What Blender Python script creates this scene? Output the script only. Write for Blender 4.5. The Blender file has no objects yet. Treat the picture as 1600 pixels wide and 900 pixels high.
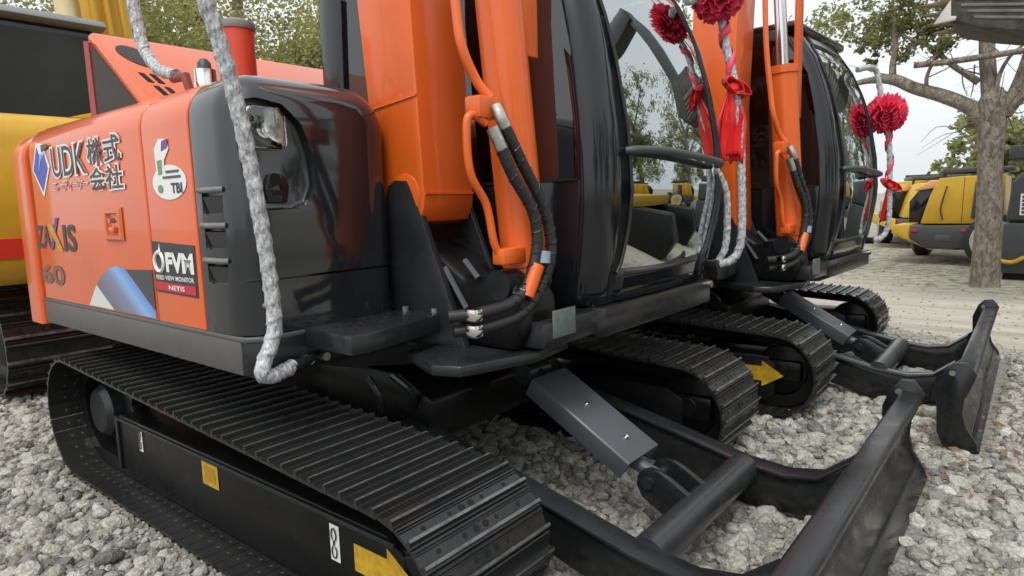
import bpy, bmesh, math, random
from mathutils import Vector, Matrix, noise as mnoise
R = math.radians
random.seed(7)
SC = bpy.context.scene
COL = SC.collection

# ------------------------------------------------------------------ camera, sky, sun, exposure
cam = bpy.data.cameras.new('camera'); cam_o = bpy.data.objects.new('camera', cam); COL.objects.link(cam_o)
cam.sensor_width = 36.0; cam.lens = 36.0 * 1024.5 / 1600.0
cam.clip_start = 0.05; cam.clip_end = 2000
yaw, pitch, roll = 2.25513, 0.13085, -0.02909
_f = Vector((math.cos(yaw) * math.cos(pitch), math.sin(yaw) * math.cos(pitch), -math.sin(pitch)))
_r = Vector((math.sin(yaw), -math.cos(yaw), 0)); _u = _r.cross(_f)
_r2 = math.cos(roll) * _r + math.sin(roll) * _u; _u2 = -math.sin(roll) * _r + math.cos(roll) * _u
M = Matrix((_r2, _u2, -_f)).transposed().to_4x4(); M.translation = Vector((2.3673, -2.0619, 1.2274))
cam_o.matrix_world = M
SC.camera = cam_o

SUN_EL, SUN_AZ = R(58), R(-70)          # azimuth of the sun measured from +X towards +Y
world = bpy.data.worlds.new('World'); SC.world = world; world.use_nodes = True
nt = world.node_tree; nt.nodes.clear()
sky = nt.nodes.new('ShaderNodeTexSky'); sky.sky_type = 'NISHITA'; sky.sun_disc = False
sky.sun_elevation = SUN_EL; sky.sun_rotation = R(90) - SUN_AZ
sky.air_density = 1.0; sky.dust_density = 6.0; sky.ozone_density = 1.0
hsv = nt.nodes.new('ShaderNodeHueSaturation'); hsv.inputs['Saturation'].default_value = 0.18; hsv.inputs['Value'].default_value = 1.0
mixw = nt.nodes.new('ShaderNodeMix'); mixw.data_type = 'RGBA'
mixw.inputs[0].default_value = 0.6
mixw.inputs[7].default_value = (8.2, 8.6, 8.9, 1)     # the even cloud layer
bg = nt.nodes.new('ShaderNodeBackground'); bg.inputs['Strength'].default_value = 0.12
out = nt.nodes.new('ShaderNodeOutputWorld')
nt.links.new(sky.outputs[0], hsv.inputs['Color']); nt.links.new(hsv.outputs[0], mixw.inputs[6])
nt.links.new(mixw.outputs[2], bg.inputs['Color']); nt.links.new(bg.outputs[0], out.inputs['Surface'])
sun = bpy.data.lights.new('sun', 'SUN'); sun.energy = 1.0; sun.angle = R(20); sun.color = (1, 0.96, 0.9)
sun_o = bpy.data.objects.new('sun', sun); COL.objects.link(sun_o)
_sd = Vector((math.cos(SUN_EL) * math.cos(SUN_AZ), math.cos(SUN_EL) * math.sin(SUN_AZ), math.sin(SUN_EL)))
sun_o.rotation_euler = _sd.to_track_quat('Z', 'Y').to_euler()
SC.view_settings.view_transform = 'Standard'; SC.view_settings.look = 'None'
SC.view_settings.exposure = 0.45; SC.view_settings.gamma = 1.0
try:
    SC.cycles.max_bounces = 8; SC.cycles.use_denoising = True
except Exception:
    pass

# ------------------------------------------------------------------ materials
MATS = {}
def mat(name, col, rough=0.5, metal=0.0, var=0.0, vscale=4.0, col2=None, bump=0.0, bscale=40.0, coat=0.0, spec=0.5,
        rvar=0.0, stretch=None, bdist=0.01, detail=4.0, alpha=1.0):
    if name in MATS: return MATS[name]
    m = bpy.data.materials.new(name); m.use_nodes = True; t = m.node_tree; b = t.nodes['Principled BSDF']
    b.inputs['Base Color'].default_value = (*col, 1); b.inputs['Roughness'].default_value = rough
    b.inputs['Metallic'].default_value = metal
    b.inputs['Coat Weight'].default_value = coat; b.inputs['Coat Roughness'].default_value = 0.05
    b.inputs['Specular IOR Level'].default_value = spec
    tc = t.nodes.new('ShaderNodeTexCoord'); src = tc.outputs['Object']
    if stretch:
        mp = t.nodes.new('ShaderNodeMapping'); mp.inputs['Scale'].default_value = stretch
        t.links.new(src, mp.inputs[0]); src = mp.outputs[0]
    if var or col2 or rvar:
        n = t.nodes.new('ShaderNodeTexNoise'); n.inputs['Scale'].default_value = vscale; n.inputs['Detail'].default_value = detail
        n.inputs['Roughness'].default_value = 0.65
        t.links.new(src, n.inputs['Vector'])
        if col2 or var:
            c2 = col2 or tuple(max(0, c * (1 - var)) for c in col)
            r = t.nodes.new('ShaderNodeValToRGB')
            r.color_ramp.elements[0].position = 0.35; r.color_ramp.elements[1].position = 0.65
            r.color_ramp.elements[0].color = (*c2, 1); r.color_ramp.elements[1].color = (*col, 1)
            t.links.new(n.outputs[0], r.inputs[0]); t.links.new(r.outputs[0], b.inputs['Base Color'])
        if rvar:
            mr = t.nodes.new('ShaderNodeMapRange'); mr.inputs[1].default_value = 0.3; mr.inputs[2].default_value = 0.7
            mr.inputs[3].default_value = max(0.02, rough - rvar); mr.inputs[4].default_value = rough + rvar
            t.links.new(n.outputs[0], mr.inputs[0]); t.links.new(mr.outputs[0], b.inputs['Roughness'])
    if bump:
        n2 = t.nodes.new('ShaderNodeTexNoise'); n2.inputs['Scale'].default_value = bscale; n2.inputs['Detail'].default_value = 3
        t.links.new(src, n2.inputs['Vector'])
        bp = t.nodes.new('ShaderNodeBump'); bp.inputs['Strength'].default_value = bump; bp.inputs['Distance'].default_value = bdist
        t.links.new(n2.outputs[0], bp.inputs['Height']); t.links.new(bp.outputs[0], b.inputs['Normal'])
    MATS[name] = m
    return m

ORANGE = mat('orange_paint', (0.70, 0.115, 0.018), 0.32, var=0.10, vscale=2.5, coat=0.6, rvar=0.06, bump=0.04, bscale=9, bdist=0.004)
BOOMOR = mat('boom_orange_paint', (0.76, 0.125, 0.012), 0.38, var=0.10, vscale=3, coat=0.35, rvar=0.06, bump=0.05, bscale=60, bdist=0.001)
REDOR = mat('red_orange_paint', (0.66, 0.07, 0.03), 0.4, var=0.12, vscale=3)
GLOSSBLK = mat('gloss_black_paint', (0.013, 0.015, 0.018), 0.10, coat=0.7, rvar=0.02, vscale=3, bump=0.10, bscale=3.5, bdist=0.010)
CABBLK = mat('cab_black_paint', (0.009, 0.010, 0.013), 0.14, coat=0.25, rvar=0.04, vscale=5, spec=0.38, bump=0.02, bscale=4, bdist=0.006)
CHAR = mat('charcoal_steel_paint', (0.020, 0.022, 0.024), 0.27, var=0.25, vscale=6, rvar=0.1, bump=0.08, bscale=90, bdist=0.001)
STEEL = mat('dark_steel_paint', (0.015, 0.016, 0.017), 0.24, spec=0.42, var=0.3, vscale=7, rvar=0.12, coat=0.15, bump=0.10, bscale=70, bdist=0.001)
FRAMEBLK = mat('frame_black_paint', (0.008, 0.008, 0.008), 0.34, spec=0.28, var=0.3, vscale=5, rvar=0.12)
RIDGEHI = mat('worn_grouser_highlight', (0.22, 0.225, 0.225), 0.30, var=0.6, vscale=12, rvar=0.1, metal=0.5)  # ridge tops: wear plus a sheen highlight put into the paler colour
SHOE = mat('track_shoe_steel', (0.020, 0.022, 0.024), 0.24, var=0.35, vscale=9, rvar=0.10, metal=0.3, col2=(0.034, 0.032, 0.030), bump=0.10, bscale=60, bdist=0.001)
HOLE = mat('hole_black', (0.004, 0.004, 0.004), 0.9)
GREYPL = mat('grey_cover_plate', (0.085, 0.095, 0.105), 0.40, var=0.12, vscale=5, rvar=0.08, metal=0.2)
SKIRT = mat('skirt_reflection_grey', (0.10, 0.098, 0.092), 0.38, var=0.2, vscale=4, rvar=0.1)  # charcoal skirt lightened; the gravel reflection is put into the colour
RUBBER = mat('hose_rubber', (0.018, 0.018, 0.018), 0.5, bump=0.5, bscale=50, bdist=0.002)
CHROME = mat('chrome', (0.75, 0.75, 0.75), 0.12, metal=1.0)
ZINC = mat('zinc_fitting', (0.55, 0.54, 0.50), 0.35, metal=0.9, var=0.3, vscale=40)
WRAP = mat('plastic_film_wrap', (0.60, 0.61, 0.63), 0.20, col2=(0.22, 0.225, 0.235), vscale=110, detail=3, bump=1.0, bscale=80, bdist=0.006, stretch=(1.0, 1.0, 0.5))
REDSATIN = mat('red_satin', (0.92, 0.075, 0.16), 0.42, var=0.3, vscale=14, bump=0.4, bscale=30, bdist=0.01)
REDNYLON = mat('bright_red_cloth', (0.75, 0.025, 0.025), 0.5, var=0.2, vscale=10, bump=0.3, bscale=18, bdist=0.01)
YELLOW = mat('yellow_paint', (0.62, 0.36, 0.025), 0.4, var=0.15, vscale=3, rvar=0.08)
YELDECAL = mat('yellow_sticker', (0.62, 0.38, 0.02), 0.45, col2=(0.42, 0.25, 0.02), vscale=25)
WHITEDECAL = mat('white_sticker', (0.75, 0.75, 0.73), 0.4)
DARKDECAL = mat('dark_print', (0.035, 0.035, 0.04), 0.4)
GREYDECAL = mat('grey_print', (0.17, 0.10, 0.07), 0.4)
REDDECAL = mat('red_print', (0.5, 0.02, 0.03), 0.4)
BLUEDECAL = mat('blue_print', (0.03, 0.06, 0.42), 0.35)
LTBLUE = mat('light_blue_print', (0.25, 0.45, 0.75), 0.35)
PURPLE = mat('purple_print', (0.12, 0.06, 0.28), 0.4)
GREENDECAL = mat('green_print', (0.15, 0.28, 0.12), 0.4)
LABELGR = mat('faded_label', (0.13, 0.17, 0.165), 0.35, col2=(0.09, 0.115, 0.11), vscale=30)
LAMPREF = mat('lamp_reflector', (0.82, 0.82, 0.81), 0.45, metal=0.0, var=0.35, vscale=16, bump=0.8, bscale=40, bdist=0.01)
VENTLIP = mat('vent_lip_highlight', (0.15, 0.155, 0.155), 0.3)  # glossy black lips; their sky highlight is put into this grey
DKGREY = mat('dark_grey_paint', (0.06, 0.065, 0.068), 0.45, var=0.15, vscale=3)
GRILLE = mat('dark_grille', (0.035, 0.028, 0.022), 0.6, var=0.3, vscale=60)
MAROON = mat('maroon_underside', (0.30, 0.03, 0.025), 0.45)
SEATM = mat('seat_vinyl', (0.03, 0.03, 0.032), 0.6)
BARK = mat('bark', (0.33, 0.285, 0.23), 0.9, col2=(0.14, 0.12, 0.10), vscale=20, bump=1.0, bscale=26, bdist=0.06, stretch=(1, 1, 0.4))
RUST = mat('weathered_teeth', (0.30, 0.22, 0.14), 0.7, var=0.4, vscale=12)
STRIPE = mat('red_stripe_paint', (0.55, 0.03, 0.015), 0.4)

def glassmat(name, tint, refl, trans, rough=0.02):
    m = bpy.data.materials.new(name); m.use_nodes = True; t = m.node_tree; t.nodes.clear()
    o = t.nodes.new('ShaderNodeOutputMaterial'); g = t.nodes.new('ShaderNodeBsdfGlossy'); g.inputs['Roughness'].default_value = rough
    g.inputs['Color'].default_value = (*refl, 1)
    tr = t.nodes.new('ShaderNodeBsdfTransparent'); tr.inputs['Color'].default_value = (*tint, 1)
    lw = t.nodes.new('ShaderNodeLayerWeight'); lw.inputs['Blend'].default_value = 0.5
    mr = t.nodes.new('ShaderNodeMapRange'); mr.inputs[3].default_value = trans; mr.inputs[4].default_value = 1.0
    mx = t.nodes.new('ShaderNodeMixShader')
    t.links.new(lw.outputs['Fresnel'], mr.inputs[0]); t.links.new(mr.outputs[0], mx.inputs[0])
    t.links.new(tr.outputs[0], mx.inputs[1]); t.links.new(g.outputs[0], mx.inputs[2]); t.links.new(mx.outputs[0], o.inputs[0])
    MATS[name] = m
    return m
FRONTGLASS = glassmat('coated_front_glass', (0.16, 0.19, 0.19), (0.88, 0.94, 0.94), 0.46)
SIDEGLASS = glassmat('tinted_side_glass', (0.15, 0.15, 0.145), (0.75, 0.75, 0.75), 0.02)
CLEARGLASS = glassmat('clear_glass', (0.75, 0.78, 0.78), (0.9, 0.9, 0.9), 0.10)

def leafmat(name, a, b):
    m = mat(name, a, 0.6, col2=b, vscale=1.3)
    t = m.node_tree; bs = t.nodes['Principled BSDF']
    bs.inputs['Subsurface Weight'].default_value = 0.0
    o = [n for n in t.nodes if n.type == 'OUTPUT_MATERIAL'][0]
    tl = t.nodes.new('ShaderNodeBsdfTranslucent'); mx = t.nodes.new('ShaderNodeMixShader'); mx.inputs[0].default_value = 0.5
    rp = [n for n in t.nodes if n.type == 'VALTORGB'][0]
    t.links.new(rp.outputs[0], tl.inputs['Color'])
    t.links.new(bs.outputs[0], mx.inputs[1]); t.links.new(tl.outputs[0], mx.inputs[2]); t.links.new(mx.outputs[0], o.inputs[0])
    return m
LAMPLENS = glassmat('lamp_lens_glass', (0.92, 0.93, 0.93), (0.9, 0.9, 0.9), 0.02)
LEAF = leafmat('leaf_green', (0.37, 0.38, 0.16), (0.20, 0.23, 0.09))
LEAFY = leafmat('leaf_yellow_green', (0.47, 0.46, 0.17), (0.28, 0.29, 0.11))

# ------------------------------------------------------------------ mesh helpers
def nrm(v):
    v = Vector(v); return v.normalized() if v.length > 1e-9 else Vector((0, 0, 1))

class MB:
    def __init__(s): s.v = []; s.f = []
    def add(s, vs, fs):
        o = len(s.v); s.v += [tuple(x) for x in vs]; s.f += [tuple(i + o for i in q) for q in fs]; return s
    def box(s, x0, x1, y0, y1, z0, z1, m=None):
        vs = [Vector((x, y, z)) for z in (z0, z1) for y in (y0, y1) for x in (x0, x1)]
        if m is not None: vs = [m @ v for v in vs]
        return s.add(vs, [(0, 2, 3, 1), (4, 5, 7, 6), (0, 1, 5, 4), (2, 6, 7, 3), (0, 4, 6, 2), (1, 3, 7, 5)])
    def prism(s, poly, axis, a, b):
        def P(p, t):
            if axis == 'y': return (p[0], t, p[1])
            if axis == 'x': return (t, p[0], p[1])
            return (p[0], p[1], t)
        n = len(poly)
        vs = [P(p, a) for p in poly] + [P(p, b) for p in poly]
        fs = [tuple(range(n))[::-1], tuple(range(n, 2 * n))] + [(i, (i + 1) % n, n + (i + 1) % n, n + i) for i in range(n)]
        return s.add(vs, fs)
    def tube(s, path, r, n=12, cap=True, closed=False):
        pts = [Vector(p) for p in path]; k = len(pts)
        rs = r if isinstance(r, (list, tuple)) else [r] * k
        tg = [nrm(pts[min(i + 1, k - 1)] - pts[max(i - 1, 0)]) for i in range(k)]
        ref = Vector((0, 0, 1)) if abs(tg[0].z) < 0.9 else Vector((1, 0, 0))
        u = nrm(ref - tg[0] * ref.dot(tg[0])); vs = []
        for i in range(k):
            u = nrm(u - tg[i] * u.dot(tg[i])); w = tg[i].cross(u)
            for j in range(n):
                a = 2 * math.pi * j / n
                vs.append(pts[i] + rs[i] * (math.cos(a) * u + math.sin(a) * w))
        fs = [(i * n + j, i * n + (j + 1) % n, (i + 1) * n + (j + 1) % n, (i + 1) * n + j) for i in range(k - 1) for j in range(n)]
        if cap: fs += [tuple(range(n))[::-1], tuple(range((k - 1) * n, k * n))]
        return s.add(vs, fs)
    def wrap(s, path, r, seed=0, n=16):
        rn = random.Random(seed); pts = catmull(path, 24); k = len(pts); tg = [nrm(pts[min(i + 1, k - 1)] - pts[max(i - 1, 0)]) for i in range(k)]
        u = nrm(Vector((1, 0, 0)) - tg[0] * tg[0].x) if abs(tg[0].x) < 0.9 else nrm(Vector((0, 1, 0)) - tg[0] * tg[0].y); vs = []; dist = 0; ph = rn.uniform(0, 6)
        for i in range(k):
            if i: dist += (pts[i] - pts[i - 1]).length
            u = nrm(u - tg[i] * u.dot(tg[i])); w = tg[i].cross(u)
            for j in range(n):
                a = 2 * math.pi * j / n; q = ((a / (2 * math.pi) - dist / 0.055 + ph) % 1.0)
                rr = r * (0.92 + 0.17 * (1 - q) ** 2 + 0.10 * mnoise.noise(Vector((math.cos(a) * 1.6, math.sin(a) * 1.6, dist * 45 + seed))))
                vs.append(pts[i] + rr * (math.cos(a) * u + math.sin(a) * w))
        fs = [(i * n + j, i * n + (j + 1) % n, (i + 1) * n + (j + 1) % n, (i + 1) * n + j) for i in range(k - 1) for j in range(n)]
        return s.add(vs, fs + [tuple(range(n))[::-1], tuple(range((k - 1) * n, k * n))])
    def cyl(s, a, b, r, n=20, r2=None): return s.tube([a, b], [r, r if r2 is None else r2], n)
    def grid(s, rows):
        n = len(rows[0]); vs = [p for q in rows for p in q]
        return s.add(vs, [(i * n + j, i * n + j + 1, (i + 1) * n + j + 1, (i + 1) * n + j) for i in range(len(rows) - 1) for j in range(n - 1)])
    def mesh(s, name, bevel=0, seg=2, ang=35, smooth=True, weld=False):
        me = bpy.data.meshes.new(name); me.from_pydata(s.v, [], s.f)
        bm = bmesh.new(); bm.from_mesh(me)
        if weld: bmesh.ops.remove_doubles(bm, verts=bm.verts, dist=1e-5)
        bmesh.ops.recalc_face_normals(bm, faces=bm.faces)
        if bevel:
            ed = [e for e in bm.edges if len(e.link_faces) == 2 and e.calc_face_angle(0) > R(ang)]
            bmesh.ops.bevel(bm, geom=ed, offset=bevel, segments=seg, affect='EDGES', profile=0.5, clamp_overlap=True)
        bm.to_mesh(me); bm.free()
        if smooth:
            me.shade_smooth(); me.set_sharp_from_angle(angle=R(40))
        return me
    def build(s, name, m, parent=None, **k):
        return link(name, s.mesh(name, **k), m, parent)

def link(name, me, m, parent=None):
    o = bpy.data.objects.new(name, me); COL.objects.link(o)
    if m is not None and not me.materials: me.materials.append(m)
    if parent is not None: o.parent = parent
    return o
def empty(name, label, cat, loc=(0, 0, 0), rz=0, group=None):
    o = bpy.data.objects.new(name, None); COL.objects.link(o); o.empty_display_size = 0.2
    o.location = loc; o.rotation_euler = (0, 0, rz); o['label'] = label; o['category'] = cat
    if group: o['group'] = group
    return o
def catmull(pts, n=6):
    P = [Vector(p) for p in pts]; P = [2 * P[0] - P[1]] + P + [2 * P[-1] - P[-2]]; out = []
    for i in range(1, len(P) - 2):
        for k in range(n):
            t = k / n; a, b, c, d = P[i - 1:i + 3]
            out.append(0.5 * ((2 * b) + (c - a) * t + (2 * a - 5 * b + 4 * c - d) * t * t + (3 * b - a - 3 * c + d) * t ** 3))
    out.append(P[-2]); return out
def solidify(o, t, off=-1):
    md = o.modifiers.new('solid', 'SOLIDIFY'); md.thickness = t; md.offset = off; return o
def lerp(tab, z):
    if z <= tab[0][0]: return tab[0][1]
    for (a, u), (b, v) in zip(tab, tab[1:]):
        if z <= b: return u + (v - u) * (z - a) / (b - a)
    return tab[-1][1]
def copy_tree(o, parent=None):
    c = o.copy(); COL.objects.link(c); c.parent = parent
    for ch in list(o.children): copy_tree(ch, c)
    return c
def cut(o, cutter_me):
    c = bpy.data.objects.new('cutter', cutter_me); COL.objects.link(c)
    md = o.modifiers.new('cut', 'BOOLEAN'); md.object = c; md.operation = 'DIFFERENCE'; md.solver = 'EXACT'
    dg = bpy.context.evaluated_depsgraph_get(); ev = o.evaluated_get(dg)
    me = bpy.data.meshes.new_from_object(ev, depsgraph=dg); o.modifiers.remove(md); o.data = me
    bpy.data.objects.remove(c); me.shade_smooth(); me.set_sharp_from_angle(angle=R(35)); return o

FACE_SIDE = Matrix.Rotation(R(90), 4, 'X')          # lettering read from the -Y side
def lettering(name, txt, x0, x1, z0, z1, y, m, parent, offset=0.0, shear=0.0, bold=0.0):
    cu = bpy.data.curves.new(name, 'FONT'); cu.body = txt; cu.size = 1.0; cu.offset = bold; cu.shear = shear; cu.fill_mode = 'FRONT'
    cu.resolution_u = 3
    o = bpy.data.objects.new(name, cu); COL.objects.link(o)
    dg = bpy.context.evaluated_depsgraph_get(); me = bpy.data.meshes.new_from_object(o.evaluated_get(dg), depsgraph=dg)
    bpy.data.objects.remove(o)
    if not me.vertices: return None
    xs = [v.co.x for v in me.vertices]; ys = [v.co.y for v in me.vertices]
    ax, bx, ay, by = min(xs), max(xs), min(ys), max(ys)
    for v in me.vertices:
        u = (v.co.x - ax) / (bx - ax); w = (v.co.y - ay) / (by - ay)
        v.co = Vector((x0 + u * (x1 - x0), y, z0 + w * (z1 - z0)))
    me.materials.clear()
    return link(name, me, m, parent)
def sheet(name, poly, y, m, parent, thick=0.0012):
    return MB().prism(poly, 'y', y, y + thick).build(name, m, parent, smooth=False)
def ell(cx, cz, rx, rz, n=24, a0=0, a1=360): return [(cx + rx * math.cos(R(a0 + (a1 - a0) * i / n)), cz + rz * math.sin(R(a0 + (a1 - a0) * i / n))) for i in range(n)]

# ------------------------------------------------------------------ ground
def ground_material():
    m = bpy.data.materials.new('yard_ground'); m.use_nodes = True; t = m.node_tree; b = t.nodes['Principled BSDF']
    b.inputs['Roughness'].default_value = 0.95
    g = t.nodes.new('ShaderNodeNewGeometry'); sp = t.nodes.new('ShaderNodeSeparateXYZ'); t.links.new(g.outputs['Position'], sp.inputs[0])
    def noise(sc, det=5, vec=None, st=None):
        n = t.nodes.new('ShaderNodeTexNoise'); n.inputs['Scale'].default_value = sc; n.inputs['Detail'].default_value = det
        n.inputs['Roughness'].default_value = 0.65
        if st:
            mp = t.nodes.new('ShaderNodeMapping'); mp.inputs['Scale'].default_value = st; mp.inputs['Rotation'].default_value = (0, 0, R(-25))
            t.links.new(g.outputs['Position'], mp.inputs[0]); t.links.new(mp.outputs[0], n.inputs['Vector'])
        else: t.links.new(g.outputs['Position'], n.inputs['Vector'])
        return n
    def math_(op, a, b2):
        n = t.nodes.new('ShaderNodeMath'); n.operation = op
        for i, q in enumerate((a, b2)):
            if isinstance(q, (int, float)): n.inputs[i].default_value = q
            else: t.links.new(q, n.inputs[i])
        return n.outputs[0]
    def ramp(fac, stops):
        r = t.nodes.new('ShaderNodeValToRGB'); el = r.color_ramp.elements
        while len(el) < len(stops): el.new(0.5)
        for e, (p, c) in zip(el, stops): e.position = p; e.color = (*c, 1)
        t.links.new(fac, r.inputs[0]); return r.outputs[0]
    def mix(f, a, c):
        n = t.nodes.new('ShaderNodeMix'); n.data_type = 'RGBA'
        t.links.new(f, n.inputs[0]); t.links.new(a, n.inputs[6]); t.links.new(c, n.inputs[7]); return n.outputs[2]
    big = noise(0.5).outputs[0]; fine = noise(38, 6).outputs[0]; mid = noise(6, 5).outputs[0]; rut = noise(1.0, 5, st=(0.25, 2.2, 1)).outputs[0]
    gravel = ramp(fine, [(0.3, (0.10, 0.095, 0.085)), (0.5, (0.24, 0.225, 0.20)), (0.7, (0.38, 0.365, 0.335))])
    road = ramp(rut, [(0.32, (0.30, 0.27, 0.215)), (0.5, (0.43, 0.40, 0.335)), (0.68, (0.53, 0.50, 0.43))])
    verge = ramp(mid, [(0.36, (0.10, 0.11, 0.045)), (0.47, (0.30, 0.275, 0.21)), (0.62, (0.42, 0.40, 0.34))])
    # along the road: s grows away from the gravel edge
    s = math_('ADD', math_('ADD', sp.outputs[1], math_('MULTIPLY', sp.outputs[0], 0.55)), math_('MULTIPLY', math_('SUBTRACT', big, 0.5), 1.2))
    s2 = math_('ADD', s, math_('MULTIPLY', math_('SUBTRACT', mid, 0.5), 0.5))
    f1 = ramp(math_('MULTIPLY', s2, 0.1), [(0.49, (0, 0, 0)), (0.54, (1, 1, 1))])
    f2 = ramp(math_('MULTIPLY', s2, 0.1), [(0.78, (0, 0, 0)), (0.84, (1, 1, 1))])
    c = mix(f1, gravel, road); c = mix(f2, c, verge)
    t.links.new(c, b.inputs['Base Color'])
    bp = t.nodes.new('ShaderNodeBump'); bp.inputs['Strength'].default_value = 0.6; bp.inputs['Distance'].default_value = 0.02
    t.links.new(fine, bp.inputs['Height']); t.links.new(bp.outputs[0], b.inputs['Normal'])
    return m
GROUND = ground_material()
g = MB().add([(-400, -400, 0), (400, -400, 0), (400, 400, 0), (-400, 400, 0)], [(0, 1, 2, 3)]).build('ground', GROUND, smooth=False)
g['kind'] = 'structure'

def stone_material():
    m = bpy.data.materials.new('gravel_stone'); m.use_nodes = True; t = m.node_tree; b = t.nodes['Principled BSDF']
    b.inputs['Roughness'].default_value = 0.9
    oi = t.nodes.new('ShaderNodeObjectInfo'); r = t.nodes.new('ShaderNodeValToRGB'); el = r.color_ramp.elements
    for p, c in [(0.25, (0.45, 0.43, 0.38)), (0.6, (0.56, 0.54, 0.49)), (0.85, (0.37, 0.36, 0.33))]: 
        e = el.new(p); e.color = (*c, 1)
    el[0].color = (0.17, 0.165, 0.15, 1); el[-1].color = (0.68, 0.66, 0.61, 1)
    t.links.new(oi.outputs['Random'], r.inputs[0])
    tc = t.nodes.new('ShaderNodeTexCoord'); n = t.nodes.new('ShaderNodeTexNoise'); n.inputs['Scale'].default_value = 3.0; n.inputs['Detail'].default_value = 8
    t.links.new(tc.outputs['Object'], n.inputs['Vector'])
    r2 = t.nodes.new('ShaderNodeValToRGB'); r2.color_ramp.elements[0].position = 0.3; r2.color_ramp.elements[0].color = (0.55, 0.53, 0.48, 1); r2.color_ramp.elements[1].position = 0.6
    t.links.new(n.outputs[0], r2.inputs[0])
    mx = t.nodes.new('ShaderNodeMix'); mx.data_type = 'RGBA'; mx.blend_type = 'MULTIPLY'; mx.inputs[0].default_value = 1
    t.links.new(r.outputs[0], mx.inputs[6]); t.links.new(r2.outputs[0], mx.inputs[7]); t.links.new(mx.outputs[2], b.inputs['Base Color'])
    bp = t.nodes.new('ShaderNodeBump'); bp.inputs['Strength'].default_value = 0.5; bp.inputs['Distance'].default_value = 0.08
    t.links.new(n.outputs[0], bp.inputs['Height']); t.links.new(bp.outputs[0], b.inputs['Normal'])
    return m
STONE = stone_material()
rock_col = bpy.data.collections.new('gravel_shapes')
for k in range(9):
    bm = bmesh.new(); bmesh.ops.create_icosphere(bm, subdivisions=2, radius=1)
    sx, sy, sz = random.uniform(0.85, 1.35), random.uniform(0.7, 1.0), random.uniform(0.5, 0.75)
    planes = [(nrm((random.gauss(0, 1), random.gauss(0, 1), random.gauss(0, 1))), random.uniform(0.55, 0.90)) for _ in range(12 if k % 2 else 8)]
    for v in bm.verts:
        p = v.co.copy()
        for n_, d_ in planes:
            e = p.dot(n_) - d_
            if e > 0: p -= n_ * e * (0.96 if k % 2 else 0.75)
        p += p.normalized() * 0.10 * mnoise.noise(p * 2.2 + Vector((k * 9, 0, 0)))
        v.co = Vector((p.x * sx, p.y * sy, p.z * sz))
    me = bpy.data.meshes.new('gravel_stone'); bm.to_mesh(me); bm.free(); me.materials.append(STONE)
    me.shade_smooth()
    if k % 2: me.set_sharp_from_angle(angle=R(28))
    rock_col.objects.link(bpy.data.objects.new('gravel_stone', me))

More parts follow.
